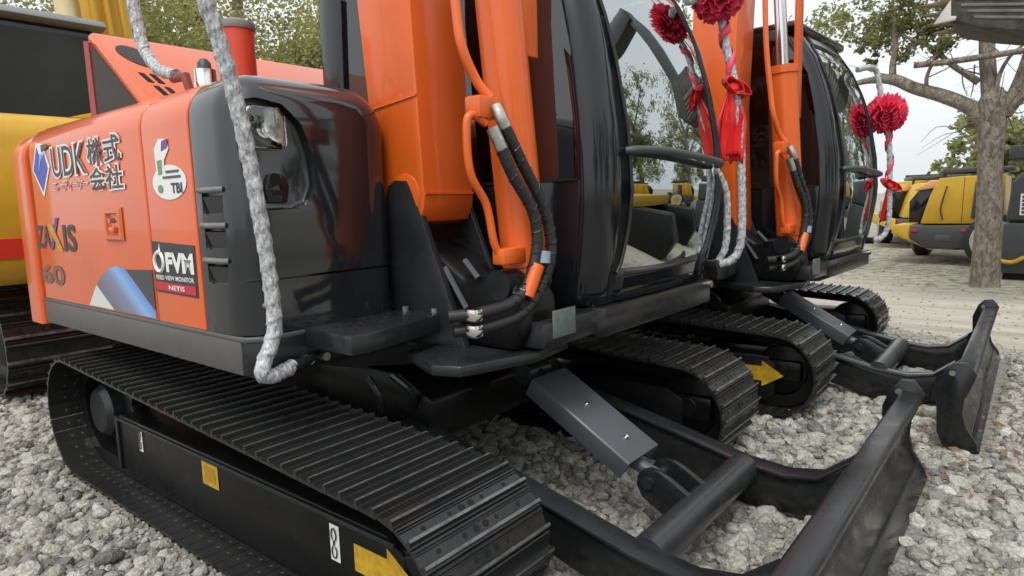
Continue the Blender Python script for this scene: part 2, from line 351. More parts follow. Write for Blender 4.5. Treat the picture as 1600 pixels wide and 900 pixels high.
def gravel_field(name, poly, dmin, dens, s0, s1, seed, z):
    ng = bpy.data.node_groups.new(name, 'GeometryNodeTree')
    ng.interface.new_socket('Geometry', in_out='INPUT', socket_type='NodeSocketGeometry')
    ng.interface.new_socket('Geometry', in_out='OUTPUT', socket_type='NodeSocketGeometry')
    N = ng.nodes; L = ng.links
    gi = N.new('NodeGroupInput'); go = N.new('NodeGroupOutput')
    d = N.new('GeometryNodeDistributePointsOnFaces'); d.distribute_method = 'POISSON'
    d.inputs['Distance Min'].default_value = dmin; d.inputs['Density Max'].default_value = dens; d.inputs['Seed'].default_value = seed
    ci = N.new('GeometryNodeCollectionInfo'); ci.inputs['Collection'].default_value = rock_col
    ci.inputs['Separate Children'].default_value = True; ci.inputs['Reset Children'].default_value = True
    ip = N.new('GeometryNodeInstanceOnPoints'); ip.inputs['Pick Instance'].default_value = True
    rr = N.new('FunctionNodeRandomValue'); rr.data_type = 'FLOAT_VECTOR'
    rr.inputs[0].default_value = (-0.5, -0.5, 0); rr.inputs[1].default_value = (0.5, 0.5, 6.283)
    rs = N.new('FunctionNodeRandomValue'); rs.data_type = 'FLOAT'; rs.inputs[2].default_value = 0.0; rs.inputs[3].default_value = 1.0; rs.inputs['Seed'].default_value = seed + 5
    pw = N.new('ShaderNodeMath'); pw.operation = 'POWER'; pw.inputs[1].default_value = 1.8
    mr = N.new('ShaderNodeMapRange'); mr.inputs[3].default_value = s0; mr.inputs[4].default_value = s1
    L.new(gi.outputs[0], d.inputs['Mesh']); L.new(d.outputs['Points'], ip.inputs['Points']); L.new(ci.outputs[0], ip.inputs['Instance'])
    L.new(rr.outputs[0], ip.inputs['Rotation']); L.new(rs.outputs[1], pw.inputs[0]); L.new(pw.outputs[0], mr.inputs[0]); L.new(mr.outputs[0], ip.inputs['Scale'])
    L.new(ip.outputs[0], go.inputs[0])
    def inside(px, py):
        c = False; k = len(poly)
        for i in range(k):
            (x1, y1), (x2, y2) = poly[i], poly[i - 1]
            if (y1 > py) != (y2 > py) and px < (x2 - x1) * (py - y1) / (y2 - y1) + x1: c = not c
        return c
    def pressed(px, py):
        for dx, dy in ((0, 0), (0.14, 2.62)):
            qx, qy = px - dx, py - dy
            if abs(qx) < 1.22 and 0.63 < abs(qy) < 1.10: return True
            if 1.86 < qx < 2.10 and abs(qy) < 1.12: return True
        return False
    mb = MB(); st = 0.09; x0, x1 = min(p[0] for p in poly), max(p[0] for p in poly); y0, y1 = min(p[1] for p in poly), max(p[1] for p in poly)
    for i in range(int((x1 - x0) / st)):
        for j in range(int((y1 - y0) / st)):
            cx, cy = x0 + (i + 0.5) * st, y0 + (j + 0.5) * st
            if inside(cx, cy) and not pressed(cx, cy):
                h = st / 2; mb.add([(cx - h, cy - h, z), (cx + h, cy - h, z), (cx + h, cy + h, z), (cx - h, cy + h, z)], [(0, 1, 2, 3)])
    o = mb.build(name, STONE, smooth=False, weld=True)
    md = o.modifiers.new('scatter', 'NODES'); md.node_group = ng
    o['kind'] = 'stuff'; o['label'] = 'loose pale grey gravel stones covering the yard'
    return o
GP = [(-5.5, -3.2), (3.6, -3.2), (4.2, 2.6), (3.2, 3.2), (1.4, 4.25), (-0.5, 5.2), (-5.5, 3.0)]
gravel_field('gravel', GP, 0.031, 900, 0.015, 0.054, 3, 0.006)
gravel_field('gravel_cobbles', GP, 0.16, 9, 0.040, 0.068, 29, -0.008)
gravel_field('gravel_fines', [(-3.5, -2.6), (3.6, -2.6), (4.2, 2.6), (3.6, 3.4), (1.4, 4.6), (-0.5, 5.4), (-3.5, 3)], 0.016, 1900, 0.006, 0.014, 11, 0.002)
gravel_field('gravel_scatter', [(-2, 5.0), (1.0, 4.2), (3.4, 3.0), (4.5, 2.6), (7, 6), (6, 11), (-2, 13)], 0.05, 55, 0.006, 0.022, 17, 0.0)

# dry leaves and dirt crumbs blown against the stones round the right-hand blades
rl = random.Random(12); mb = MB()
for _ in range(420):
    x, y = rl.uniform(1.5, 3.4), rl.uniform(0.9, 4.4)
    if rl.random() < 0.5: x, y = 2.3 + rl.gauss(0, 0.35), 2.3 + rl.gauss(0, 0.7)
    a = rl.uniform(0, 6.28); L_ = rl.uniform(0.012, 0.032); w_ = L_ * rl.uniform(0.3, 0.5); z = rl.uniform(0.035, 0.055); c_, s_ = math.cos(a), math.sin(a); t_ = rl.uniform(-0.008, 0.008)
    mb.add([(x - c_ * L_, y - s_ * L_, z), (x + s_ * w_, y - c_ * w_, z + t_), (x + c_ * L_, y + s_ * L_, z + rl.uniform(-0.006, 0.01)), (x - s_ * w_, y + c_ * w_, z - t_)], [(0, 1, 2), (0, 2, 3)])
dl = mb.build('fallen_leaves', mat('dry_leaf', (0.24, 0.16, 0.08), 0.8, var=0.5, vscale=9), smooth=False); dl['kind'] = 'stuff'; dl['label'] = 'small dry brown leaves scattered on the gravel by the blades'

# ------------------------------------------------------------------ excavator
def shoe_mesh(w, pitch, gh):
    h = pitch / 2; k = pitch / 0.0755
    prof = [(-h + 0.002, -0.010 * k), (h - 0.001, -0.010 * k), (h - 0.001, 0.003 * k), (h - 0.004 * k, 0.006 * k), (h - 0.010 * k, 0.006 * k), (h - 0.012 * k, 0.0), (0.0245 * k, 0.0), (0.0225 * k, 0.005 * k), (0.0195 * k, 0.005 * k), (0.0175 * k, 0.0)]
    prof += [(-h + 0.025 * k, 0.0), (-h + 0.022 * k, gh), (-h + 0.012 * k, gh), (-h + 0.009 * k, 0.002), (-h + 0.002, 0.002)]
    b = MB(); b.prism(prof, 'y', -w / 2, w / 2)
    me = b.mesh('track_shoe', smooth=False)
    me.materials.append(SHOE); me.materials.append(HOLE); me.materials.append(GREYPL); me.materials.append(RIDGEHI)
    bm = bmesh.new(); bm.from_mesh(me)
    def disc(cx, cy, rx, ry, z, mi, n=8, flip=False):
        vs = [bm.verts.new((cx + rx * math.cos(2 * math.pi * i / n), cy + ry * math.sin(2 * math.pi * i / n), z)) for i in range(n)]
        if flip: vs.reverse()
        f = bm.faces.new(vs); f.material_index = mi
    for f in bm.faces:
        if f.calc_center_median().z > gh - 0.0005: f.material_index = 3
    q = w / 0.449; c0 = 0.003 * k
    for cy, rx, ry in ((-0.155, 0.0075, 0.009), (0.155, 0.0075, 0.009), (-0.062, 0.008, 0.007), (0.062, 0.008, 0.007), (-0.018, 0.0115, 0.013), (0.018, 0.0115, 0.013)):
        disc(c0, cy * q, rx * k, ry * k, 0.0008, 1)
    for cy in (-0.155, -0.11):
        disc(c0, cy * q, 0.007 * k, 0.007 * k, -0.0108 * k, 2, 6, True)
    bm.to_mesh(me); bm.free(); return me
def hull_path(a, rr, rf, n=400):
    pts = [(-a + rr[1] * math.cos(t), rr[0] + rr[1] * math.sin(t)) for t in [2 * math.pi * i / 200 for i in range(200)]]
    pts += [(a + rf[1] * math.cos(t), rf[0] + rf[1] * math.sin(t)) for t in [2 * math.pi * i / 200 for i in range(200)]]
    pts = sorted(set(pts))
    def half(ps):
        h = []
        for p in ps:
            while len(h) > 1 and (h[-1][0] - h[-2][0]) * (p[1] - h[-2][1]) - (h[-1][1] - h[-2][1]) * (p[0] - h[-2][0]) <= 0: h.pop()
            h.append(p)
        return h[:-1]
    return half(pts) + half(pts[::-1])          # counter-clockwise loop
def resample(loop, pitch):
    L = loop + [loop[0]]; seg = [math.dist(p, q) for p, q in zip(L, L[1:])]; tot = sum(seg); n = round(tot / pitch)
    out = []
    for k in range(n):
        d = tot * (k + 0.35) / n; i = 0
        while d > seg[i]: d -= seg[i]; i += 1
        t = d / seg[i]; out.append((L[i][0] + (L[i + 1][0] - L[i][0]) * t, L[i][1] + (L[i + 1][1] - L[i][1]) * t))
    return out, tot / n
A_, RR, RF, W_, SW, GH = 1.0986, 0.290, 0.2402, 1.0931, 0.449, 0.016
LOOP = hull_path(A_, (RR, RR - GH), (RF, RF - GH))
STATIONS, PITCH = resample(LOOP, 0.068)
SHOE_ME = shoe_mesh(SW, PITCH, GH)
def make_track(root, yc, shoe=SHOE_ME, stations=STATIONS, name='track', s=1.0, chain_w=0.17):
    n = len(stations); b = MB(); rows = []
    for i in range(n + 1):
        x, z = stations[i % n]; xp, zp = stations[(i - 1) % n]; xn, zn = stations[(i + 1) % n]
        t = nrm((xn - xp, 0, zn - zp)); o = Vector((t.z, 0, -t.x)); p = Vector((x, yc, z))
        a, c = p - o * 0.014 * s, p - o * 0.075 * s; w = chain_w / 2
        rows.append([a + Vector((0, -w, 0)), a + Vector((0, w, 0)), c + Vector((0, w, 0)), c + Vector((0, -w, 0)), a + Vector((0, -w, 0))])
    tr = b.grid(rows).build(name, FRAMEBLK, root, weld=True)
    for i in range(n):
        x, z = stations[i]; xp, zp = stations[(i - 1) % n]; xn, zn = stations[(i + 1) % n]
        t = nrm((xn - xp, 0, zn - zp)); o = Vector((t.z, 0, -t.x))
        sh = link('track_shoe', shoe, None, tr)
        sh.matrix_local = Matrix(((t.x, 0, o.x, x), (0, 1, 0, yc), (t.z, 0, o.z, z), (0, 0, 0, 1)))
    return tr
def arrow_poly(x0, x1, zc, hb, hh, head=0.45):
    xm = x1 - (x1 - x0) * head
    return [(x0, zc - hb), (xm, zc - hb), (xm, zc - hh), (x1, zc), (xm, zc + hh), (xm, zc + hb), (x0, zc + hb)]

def build_undercarriage(root):
    for s in (-1, 1):
        yc = s * (W_ - SW / 2); make_track(root, yc)
        yo = yc + s * 0.105; yi = yc - s * 0.105
        # track frame: box section with a sloping top, end of the plate left open at the sprocket
        fr = MB().prism([(-0.87, 0.075), (-0.80, 0.05), (1.02, 0.05), (1.08, 0.10), (1.08, 0.28), (1.0, 0.325), (-0.84, 0.325), (-0.87, 0.29)], 'y', min(yo, yi), max(yo, yi)).build('track_frame', FRAMEBLK, root, bevel=0.012)
        rib = MB().prism([(-0.858, 0.070), (-0.835, 0.070), (-0.835, 0.302), (1.05, 0.302), (1.05, 0.318), (-0.858, 0.318)], 'y', yo - s * 0.002, yo + s * 0.012)
        rib.build('frame_rim', CHAR, fr, bevel=0.004)
        for x in (-0.62, -0.22, 0.18, 0.58):
            MB().cyl((x, yc - 0.08, 0.085), (x, yc + 0.08, 0.085), 0.06, 18).build('track_roller', FRAMEBLK, root)
        b = MB()
        zz = [(RR - 0.105 if i % 2 else RR - 0.075) for i in range(34)]
        b.prism([(-A_ + zz[i] * math.cos(2 * math.pi * i / 34), RR + zz[i] * math.sin(2 * math.pi * i / 34)) for i in range(34)], 'y', yc - 0.02, yc + 0.02)
        sp = b.build('sprocket', CHAR, root, bevel=0.003)
        MB().tube([(-A_, yc - s * 0.09, RR), (-A_, yc + s * 0.075, RR), (-A_, yc + s * 0.10, RR)], [0.125, 0.125, 0.10], 28).build('final_drive', CHAR, sp)
        MB().tube([(A_, yc - 0.10, RF), (A_, yc - 0.06, RF), (A_, yc - 0.055, RF), (A_, yc + 0.055, RF), (A_, yc + 0.06, RF), (A_, yc + 0.10, RF)], [0.05, 0.06, RF - 0.10, RF - 0.10, 0.06, 0.05], 30).build('idler', FRAMEBLK, root, bevel=0.006)
        MB().box(A_ - 0.2, A_ + 0.12, min(yo, yi) + 0.01, max(yo, yi) - 0.01, RF - 0.06, RF + 0.06).build('idler_yoke', FRAMEBLK, root, bevel=0.02)
    yo = -(W_ - SW / 2) - 0.105
    # stickers on the visible frame side
    y = yo - 0.003
    def tag_label(x, z, w, h):
        lb = sheet('frame_label', [(x, z), (x + w, z), (x + w, z + h), (x, z + h)], y, WHITEDECAL, root)
        b = MB(); cx = x + w / 2
        for zc, a0, a1 in ((z + h * 0.74, -60, 240), (z + h * 0.27, 120, 420)):
            pts = [(cx + w * 0.26 * math.cos(R(a0 + (a1 - a0) * i / 14)), y - 0.0035, zc + h * 0.17 * math.sin(R(a0 + (a1 - a0) * i / 14))) for i in range(15)]
            b.tube(pts, 0.0022, 5)
        b.cyl((cx, y - 0.0035, z + h * 0.45), (cx, y - 0.0035, z + h * 0.58), 0.003, 5)
        b.build('hook_symbol', DARKDECAL, lb)
    tag_label(-0.625, 0.205, 0.035, 0.105); tag_label(0.745, 0.17, 0.045, 0.115)
    sq = sheet('yellow_warning_sticker', [(-0.055, 0.205), (0.065, 0.205), (0.065, 0.295), (-0.055, 0.295)], y, YELDECAL, root)
    sheet('warning_panel', [(-0.035, 0.222), (0.045, 0.222), (0.045, 0.280), (-0.035, 0.280)], y - 0.0015, mat('ochre_print', (0.40, 0.22, 0.015), 0.45), sq)
    sheet('travel_arrow', arrow_poly(0.86, 1.13, 0.215, 0.042, 0.075), y, YELDECAL, root)
    # centre frame and turntable
    MB().prism([(-0.55, 0.30), (0.55, 0.30), (0.62, 0.36), (0.62, 0.50), (0.45, 0.58), (-0.45, 0.58), (-0.62, 0.50), (-0.62, 0.36)], 'y', -0.42, 0.42).build('centre_frame', FRAMEBLK, root, bevel=0.02)
    MB().cyl((0, 0, 0.57), (0, 0, 0.70), 0.48, 40).build('slewing_ring', FRAMEBLK, root)
    b = MB(); b.tube(catmull([(0.5, -0.40, 0.42), (0.56, -0.46, 0.53), (0.50, -0.5, 0.60)]), 0.014, 8); b.build('hydraulic_line', CHAR, root)
    b = MB(); b.tube(catmull([(0.44, -0.52, 0.40), (0.50, -0.56, 0.52), (0.46, -0.58, 0.60)]), 0.014, 8); b.build('hydraulic_line', CHAR, root)
def build_blade(root):
    top = [(0.50, 0.40), (0.91, 0.315), (1.19, 0.255), (1.49, 0.185), (1.66, 0.168), (1.78, 0.19), (1.88, 0.27)]
    bot = [(1.90, 0.04), (1.5, 0.015), (1.2, 0.09), (0.50, 0.20)]
    for s in (-1, 1):
        MB().prism(top + bot, 'y', s * 0.43 - 0.028, s * 0.43 + 0.028).build('blade_arm', STEEL, root, bevel=0.007)
        fl = [(x, z + 0.001) for x, z in top]; MB().prism(fl + [(x, z + 0.013) for x, z in fl[::-1]], 'y', s * 0.43 - 0.045, s * 0.43 + 0.045).build('arm_flange', CHAR, root, bevel=0.004)
    MB().cyl((1.50, -0.40, 0.165), (1.50, 0.40, 0.165), 0.060, 28).build('cross_tube', mat('cross_tube_steel', (0.055, 0.058, 0.06), 0.28, var=0.35, vscale=6, rvar=0.1, metal=0.3), root)  # tube in a lighter, mottled steel than the arms
    for y0 in (-0.072, 0.047):
        pts = [(1.288, 0.215), (1.292, 0.25), (1.31, 0.275), (1.338, 0.286), (1.375, 0.282), (1.42, 0.262), (1.47, 0.232), (1.535, 0.195), (1.50, 0.12), (1.40, 0.125), (1.31, 0.175)]
        MB().prism(pts, 'y', y0, y0 + 0.025).build('clevis_plate', STEEL, root, bevel=0.004)
    MB().cyl((1.335, -0.085, 0.235), (1.335, 0.085, 0.235), 0.022, 14).build('clevis_pin', CHAR, root)
    # cylinder with its sheet-metal cover
    p0, p1 = Vector((0.866, 0, 0.548)), Vector((1.285, 0, 0.306)); d = (p1 - p0).normalized(); n = Vector((-d.z, 0, d.x)); n = n if n.z > 0 else -n
    MB().cyl(p0 - d * 0.14 - n * 0.06, p1 - n * 0.06 - d * 0.02, 0.048, 18).build('blade_cylinder', STEEL, root)
    MB().cyl(p1 - n * 0.06 - d * 0.03, Vector((1.335, 0, 0.235)), 0.026, 16).build('cylinder_rod', GREYPL, root)
    MB().cyl(p0 - d * 0.07 - n * 0.045 + Vector((0, -0.07, 0)), p0 - d * 0.07 - n * 0.045 + Vector((0, 0.07, 0)), 0.042, 16).build('cylinder_pin', CHAR, root)
    ym = 0.114; L = (p1 - p0).length; mt = Matrix((d, Vector((0, 1, 0)) * (1 if True else 1), n)).transposed().to_4x4(); mt.translation = p0
    b = MB(); prof = [(-ym, -0.075), (-ym, -0.006), (-ym + 0.006, 0.0), (ym - 0.006, 0.0), (ym, -0.006), (ym, -0.075), (ym - 0.005, -0.075), (ym - 0.005, -0.01), (-ym + 0.005, -0.01), (-ym + 0.005, -0.075)]
    vs = [mt @ Vector((x, y, z)) for x in (0, L) for y, z in prof]; k = len(prof)
    b.add(vs, [tuple(range(k))[::-1], tuple(range(k, 2 * k))] + [(i, (i + 1) % k, k + (i + 1) % k, k + i) for i in range(k)])
    cv = b.build('cylinder_cover', GREYPL, root, bevel=0.002)
    for t, yy in ((0.20, 0.0), (0.395, 0.0)):
        c = mt @ Vector((t, yy, 0)); MB().tube([c - n * 0.002, c + n * 0.003, c + n * 0.010], [0.011, 0.011, 0.006], 10).build('bolt', CHROME, cv)
    # blade
    W = W_
    face = [(2.005, 0.375), (1.992, 0.32), (1.968, 0.25), (1.962, 0.19), (1.972, 0.13), (2.00, 0.075)]
    back = [(1.955, 0.075), (1.932, 0.13), (1.925, 0.25), (1.93, 0.33), (1.935, 0.375)]
    MB().prism(face + back, 'y', -W + 0.012, W - 0.012).build('blade', STEEL, root, bevel=0.003)
    MB().prism([(1.925, 0.345), (2.008, 0.345), (2.012, 0.372), (2.000, 0.382), (1.935, 0.382), (1.925, 0.37)], 'y', -W + 0.014, W - 0.014).build('blade_top_bar', CHAR, root, bevel=0.006)
    MB().prism([(1.985, 0.078), (2.004, 0.078), (2.042, 0.006), (2.02, 0.0)], 'y', -W, W).build('cutting_edge', CHAR, root, bevel=0.003)
    MB().prism([(1.96, 0.30), (1.93, 0.33), (1.80, 0.20), (1.78, 0.06), (1.93, 0.05)], 'y', -0.5, -0.47).build('blade_gusset', STEEL, root)
    MB().prism([(1.96, 0.30), (1.93, 0.33), (1.80, 0.20), (1.78, 0.06), (1.93, 0.05)], 'y', 0.47, 0.5).build('blade_gusset', STEEL, root)
    for s in (-1, 1):
        ep = [(1.86, 0.30), (1.89, 0.385), (1.925, 0.425), (1.975, 0.43), (2.0, 0.40), (2.015, 0.375), (1.995, 0.31), (1.972, 0.25), (1.968, 0.19), (1.985, 0.12), (2.03, 0.05), (2.035, 0.01), (1.90, 0.01), (1.87, 0.08)]
        e = MB().prism(ep, 'y', s * W - 0.011, s * W + 0.011).build('blade_end_plate', STEEL, root, bevel=0.003)
        MB().cyl((1.92, s * W - 0.016, 0.375), (1.92, s * W + 0.016, 0.375), 0.013, 10).build('hook_hole', ZINC, e)

def profile(y0, y1, z0, z1, r, n=7):
    """front view of a body panel, upper corners rounded: list of (point, inward normal)"""
    out = [((y0, z0), (1, 0))]
    for i in range(n + 1):
        a = R(180 - 90 * i / n); out.append(((y0 + r + r * math.cos(a), z1 - r + r * math.sin(a)), (-math.cos(a), -math.sin(a))))
    r2 = r * 1.25
    for i in range(n + 1):
        a = R(90 - 90 * i / n); out.append(((y1 - r2 + r2 * math.cos(a), z1 - r2 + r2 * math.sin(a)), (-math.cos(a), -math.sin(a))))
    out.append(((y1, z0), (-1, 0)))
    return out
def loft_body(x0, x1, pr, r_front=0.0, r_back=0.0, n=7):
    st = []
    if r_back: st += [(x0 + r_back * (1 - math.cos(R(90 * i / n))), r_back * (1 - math.sin(R(90 * i / n)))) for i in range(n)]
    st += [(x0 + r_back, 0), (x1 - r_front, 0)]
    if r_front: st += [(x1 - r_front + r_front * math.sin(R(90 * i / n)), r_front * (1 - math.cos(R(90 * i / n)))) for i in range(1, n + 1)]
    b = MB(); k = len(pr); vs = []
    for x, ins in st:
        for (y, z), (ny, nz) in pr: vs.append((x, y + ny * ins, z + nz * ins))
    fs = [(i * k + j, i * k + (j + 1) % k, (i + 1) * k + (j + 1) % k, (i + 1) * k + j) for i in range(len(st) - 1) for j in range(k)]
    fs += [tuple(range(k)), tuple(range((len(st) - 1) * k, len(st) * k))]
    return b.add(vs, fs)

YS = -1.05
def build_body(root):
    P = []
    def part(o): P.append(o); return o
    # platform
    part(MB().prism([(-1.40, -0.95), (-1.36, -1.045), (0.46, -1.045), (0.505, -1.0), (0.50, -0.40), (0.55, 0.0), (1.085, 0.0), (1.10, 0.05), (1.10, 1.04), (1.06, 1.08), (-1.40, 1.08)], 'z', 0.71, 0.822).build('platform', CHAR, root, bevel=0.008))
    part(MB().prism([(-1.385, -1.051), (0.45, -1.051), (0.45, -1.03), (-1.385, -1.03)], 'z', 0.712, 0.819).build('side_skirt', SKIRT, root, bevel=0.004))
    part(MB().prism([(-1.35, -1.0), (0.45, -1.0), (0.48, -0.4), (1.05, 0.02), (1.05, 1.04), (-1.35, 1.04)], 'z', 0.690, 0.709).build('underside_shade_plate', FRAMEBLK, root))  # added dark plate standing in for the shade under the platform
    part(MB().prism([(-1.385, -1.052), (0.47, -1.052), (0.512, -1.01), (0.508, -0.40), (0.49, -0.40), (0.492, -1.0), (0.46, -1.035), (-1.385, -1.035)], 'z', 0.818, 0.834).build('platform_edge', SKIRT, root, bevel=0.003))
    pw = sheet('yellow_warning_label', [(0.19, 0.745), (0.245, 0.745), (0.245, 0.80), (0.19, 0.80)], -1.048, YELDECAL, root); part(pw)
    sheet('black_symbol', [(0.200, 0.755), (0.218, 0.755), (0.218, 0.772), (0.235, 0.772), (0.235, 0.79), (0.212, 0.79), (0.212, 0.776), (0.200, 0.776)], -1.0495, DARKDECAL, pw)
    # orange panels
    full = profile(YS, -0.40, 0.836, 1.645, 0.13)
    part(loft_body(-1.40, -0.128, full, 0.008, 0.05).build('engine_side_door', ORANGE, root))
    part(loft_body(-0.118, 0.232, full, 0.006, 0.008).build('front_side_panel', ORANGE, root))
    cw = profile(-1.0, 1.02, 0.74, 1.60, 0.14)
    part(loft_body(-1.70, -1.415, [((y, z), n_) for (y, z), n_ in profile(-1.062, 1.06, 0.70, 1.625, 0.13)], 0.02, 0.14).build('counterweight', ORANGE, root))
    part(MB().tube(catmull([(-1.42, -1.045, 0.83), (-1.33, -1.05, 0.775), (-1.20, -1.04, 0.73), (-1.05, -1.0, 0.705)]), [0.03] * 19, 8).build('counterweight_lip', ORANGE, root)) if False else None
    # door latch: recessed frame
    lt = part(MB().add([(x, -1.0535 - d, z) for x0, x1, z0, z1, d in ((-0.515, -0.345, 1.12, 1.25, 0), (-0.505, -0.355, 1.128, 1.242, 0.008), (-0.488, -0.372, 1.142, 1.228, 0.008), (-0.484, -0.376, 1.146, 1.224, -0.004)) for x, z in ((x0, z0), (x1, z0), (x1, z1), (x0, z1))],
        [(k * 4 + i, k * 4 + (i + 1) % 4, k * 4 + 4 + (i + 1) % 4, k * 4 + 4 + i) for k in range(3) for i in range(4)] + [(12, 13, 14, 15)]).build('door_latch', ORANGE, root, smooth=False))
    MB().box(-0.455, -0.405, -1.068, -1.05, 1.152, 1.175).build('latch_paddle', ORANGE, lt, bevel=0.004)
    MB().cyl((-0.43, -1.07, 1.20), (-0.43, -1.05, 1.20), 0.010, 10).build('latch_key', ZINC, lt)
    # black corner cover
    blk = profile(YS, -0.43, 0.836, 1.645, 0.13)
    c = loft_body(0.242, 0.505, blk, 0.115, 0.006).build('corner_cover', GLOSSBLK, root); part(c)
    rec = [(-1.035, 1.545), (-0.965, 1.562), (-0.88, 1.548), (-0.815, 1.49), (-0.785, 1.40), (-0.778, 1.30), (-0.80, 1.245), (-0.85, 1.225), (-0.95, 1.222), (-1.0, 1.235)]
    cut(c, MB().prism(rec, 'x', 0.462, 0.60).mesh('cutter', bevel=0.012, seg=3))
    low = MB().box(0.44, 0.60, -1.2, -0.435, 1.004, 1.012); cut(c, low.mesh('cutter'))
    for z in (1.29, 1.18, 1.07):
        cut(c, MB().box(0.285, 0.41, -1.2, -1.034, z - 0.075, z - 0.004).mesh('cutter', bevel=0.012))
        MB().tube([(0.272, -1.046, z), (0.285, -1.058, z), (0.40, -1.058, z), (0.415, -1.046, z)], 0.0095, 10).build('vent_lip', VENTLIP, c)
        MB().prism([(-1.049, z - 0.02), (-1.038, z - 0.08), (-1.030, z - 0.08), (-1.041, z - 0.02)], 'x', 0.285, 0.41).build('vent_louver', CABBLK, c)
    # headlight in the recess
    hl = MB().prism([(-1.0, 1.425), (-0.99, 1.41), (-0.88, 1.41), (-0.868, 1.425), (-0.868, 1.51), (-0.89, 1.538), (-0.98, 1.538), (-1.0, 1.51)], 'x', 0.44, 0.488).build('headlight', LAMPREF, root, bevel=0.008); part(hl)
    MB().prism([(-1.0, 1.425), (-0.99, 1.41), (-0.88, 1.41), (-0.868, 1.425), (-0.868, 1.51), (-0.89, 1.538), (-0.98, 1.538), (-1.0, 1.51)], 'x', 0.490, 0.502).build('headlight_lens', LAMPLENS, hl, bevel=0.005)
    MB().tube([(0.4885, -0.925, 1.455), (0.4895, -0.925, 1.455), (0.4895, -0.925, 1.455)], [0.036, 0.034, 0.02], 20).build('lamp_bulb', WHITEDECAL, hl)
    lk = MB().prism([(-0.935, 1.245), (-0.865, 1.245), (-0.855, 1.30), (-0.875, 1.335), (-0.925, 1.335), (-0.94, 1.30)], 'x', 0.455, 0.474).build('cover_latch', CABBLK, root, bevel=0.004); part(lk)
    MB().cyl((0.46, -0.905, 1.318), (0.4765, -0.905, 1.318), 0.020, 14).build('latch_hole', HOLE, lk)
    MB().box(0.46, 0.4765, -0.92, -0.88, 1.268, 1.284).build('latch_slot', HOLE, lk)
    part(MB().cyl((0.5, -0.985, 0.93), (0.53, -0.985, 0.93), 0.012, 10).build('cover_knob', ZINC, root))
    # step
    st = MB().prism([(0.50, -0.86), (0.50, -0.43), (0.70, -0.415), (0.765, -0.80), (0.755, -0.865)], 'z', 0.775, 0.838).build('step', CHAR, root, bevel=0.006); part(st)
    for i in range(7):
        for j in range(4):
            x = 0.535 + 0.05 * j; y = -0.80 + 0.055 * i
            if (i + j) % 2: MB().cyl((x, y, 0.836), (x, y, 0.842), 0.012, 8).build('tread_stud', CHAR, st)
    part(MB().cyl((0.545, -0.455, 0.83), (0.545, -0.455, 0.855), 0.012, 8).build('step_bolt', ZINC, root)); part(MB().cyl((0.675, -0.435, 0.83), (0.675, -0.435, 0.855), 0.012, 8).build('step_bolt', ZINC, root))
    # hood behind
    hd = MB().prism([(-1.05, 1.60), (-1.05, 2.03), (-1.0, 2.035), (-0.40, 1.60)], 'y', -0.86, 1.0).build('engine_hood', ORANGE, root, bevel=0.018, seg=3); part(hd)
    MB().prism([(-0.985, 1.62), (-0.985, 1.97), (-0.50, 1.62)], 'y', -0.872, -0.856).build('hood_grille', GRILLE, hd)
    MB().prism([(-1.05, 1.62), (-1.05, 2.0), (-0.995, 1.985), (-0.985, 1.62)], 'y', -0.876, -0.858).build('hood_edge', MAROON, hd)
    sl = Vector((0.6, 0, -0.435)).normalized(); nn = Vector((-sl.z, 0, sl.x)); o0 = Vector((-1.0, 0, 2.035))
    mh = Matrix((sl, Vector((0, 1, 0)), nn)).transposed().to_4x4(); mh.translation = o0
    def on_hood(poly, h=0.004):
        vs = [mh @ Vector((a, b_, z)) for z in (-0.01, h) for a, b_ in poly]; k = len(poly)
        return MB().add(vs, [tuple(range(k))[::-1], tuple(range(k, 2 * k))] + [(i, (i + 1) % k, k + (i + 1) % k, k + i) for i in range(k)])
    on_hood([(0.20 + 0.095 * math.cos(R(a)), -0.735 + 0.075 * math.sin(R(a)) + 0.25 * 0.095 * math.cos(R(a))) for a in range(0, 360, 18)]).build('hood_opening', GRILLE, hd)
    for q in range(2):
        for w in range(2):
            s0 = 0.36 + 0.11 * q; y0 = -0.795 + 0.045 * w + 0.02 * q
            on_hood([(s0, y0), (s0 + 0.075, y0 + 0.012), (s0 + 0.080, y0 + 0.035), (s0 + 0.004, y0 + 0.022)]).build('vent_slot', HOLE, hd)
    ex = MB().cyl((-0.28, -0.57, 1.58), (-0.28, -0.57, 1.965), 0.069, 24).build('exhaust_stack', REDOR, root); part(ex)
    MB().tube([(-0.28, -0.57, 1.960), (-0.28, -0.57, 1.97), (-0.28, -0.57, 1.99), (-0.28, -0.57, 2.0)], [0.074, 0.078, 0.074, 0.05], 24).build('exhaust_cap', mat('grey_cap', (0.22, 0.22, 0.215), 0.5), ex)
    fc = MB().tube([(-0.12, -0.80, 1.62), (-0.12, -0.80, 1.70), (-0.12, -0.80, 1.705), (-0.12, -0.80, 1.75)], [0.042, 0.042, 0.040, 0.040], 20).build('fuel_cap', CHROME, root); part(fc)
    MB().tube([(-0.12, -0.80, 1.745), (-0.12, -0.80, 1.775), (-0.12, -0.80, 1.79)], [0.026, 0.024, 0.012], 14).build('cap_knob', DKGREY, fc)
    # film-wrapped handrails
    b = MB(); pth = [(0.62, -1.23, 2.35), (0.60, -1.18, 2.0), (0.59, -1.145, 1.80), (0.59, -1.112, 1.68), (0.585, -1.063, 1.46), (0.58, -1.026, 1.19), (0.575, -1.005, 0.96), (0.575, -1.01, 0.85), (0.58, -1.055, 0.765), (0.58, -1.055, 0.735), (0.575, -1.02, 0.725), (0.555, -0.94, 0.735)]
    rr = random.Random(3); b.wrap(pth, 0.0235, 1); part(b.build('front_handrail', WRAP, root))
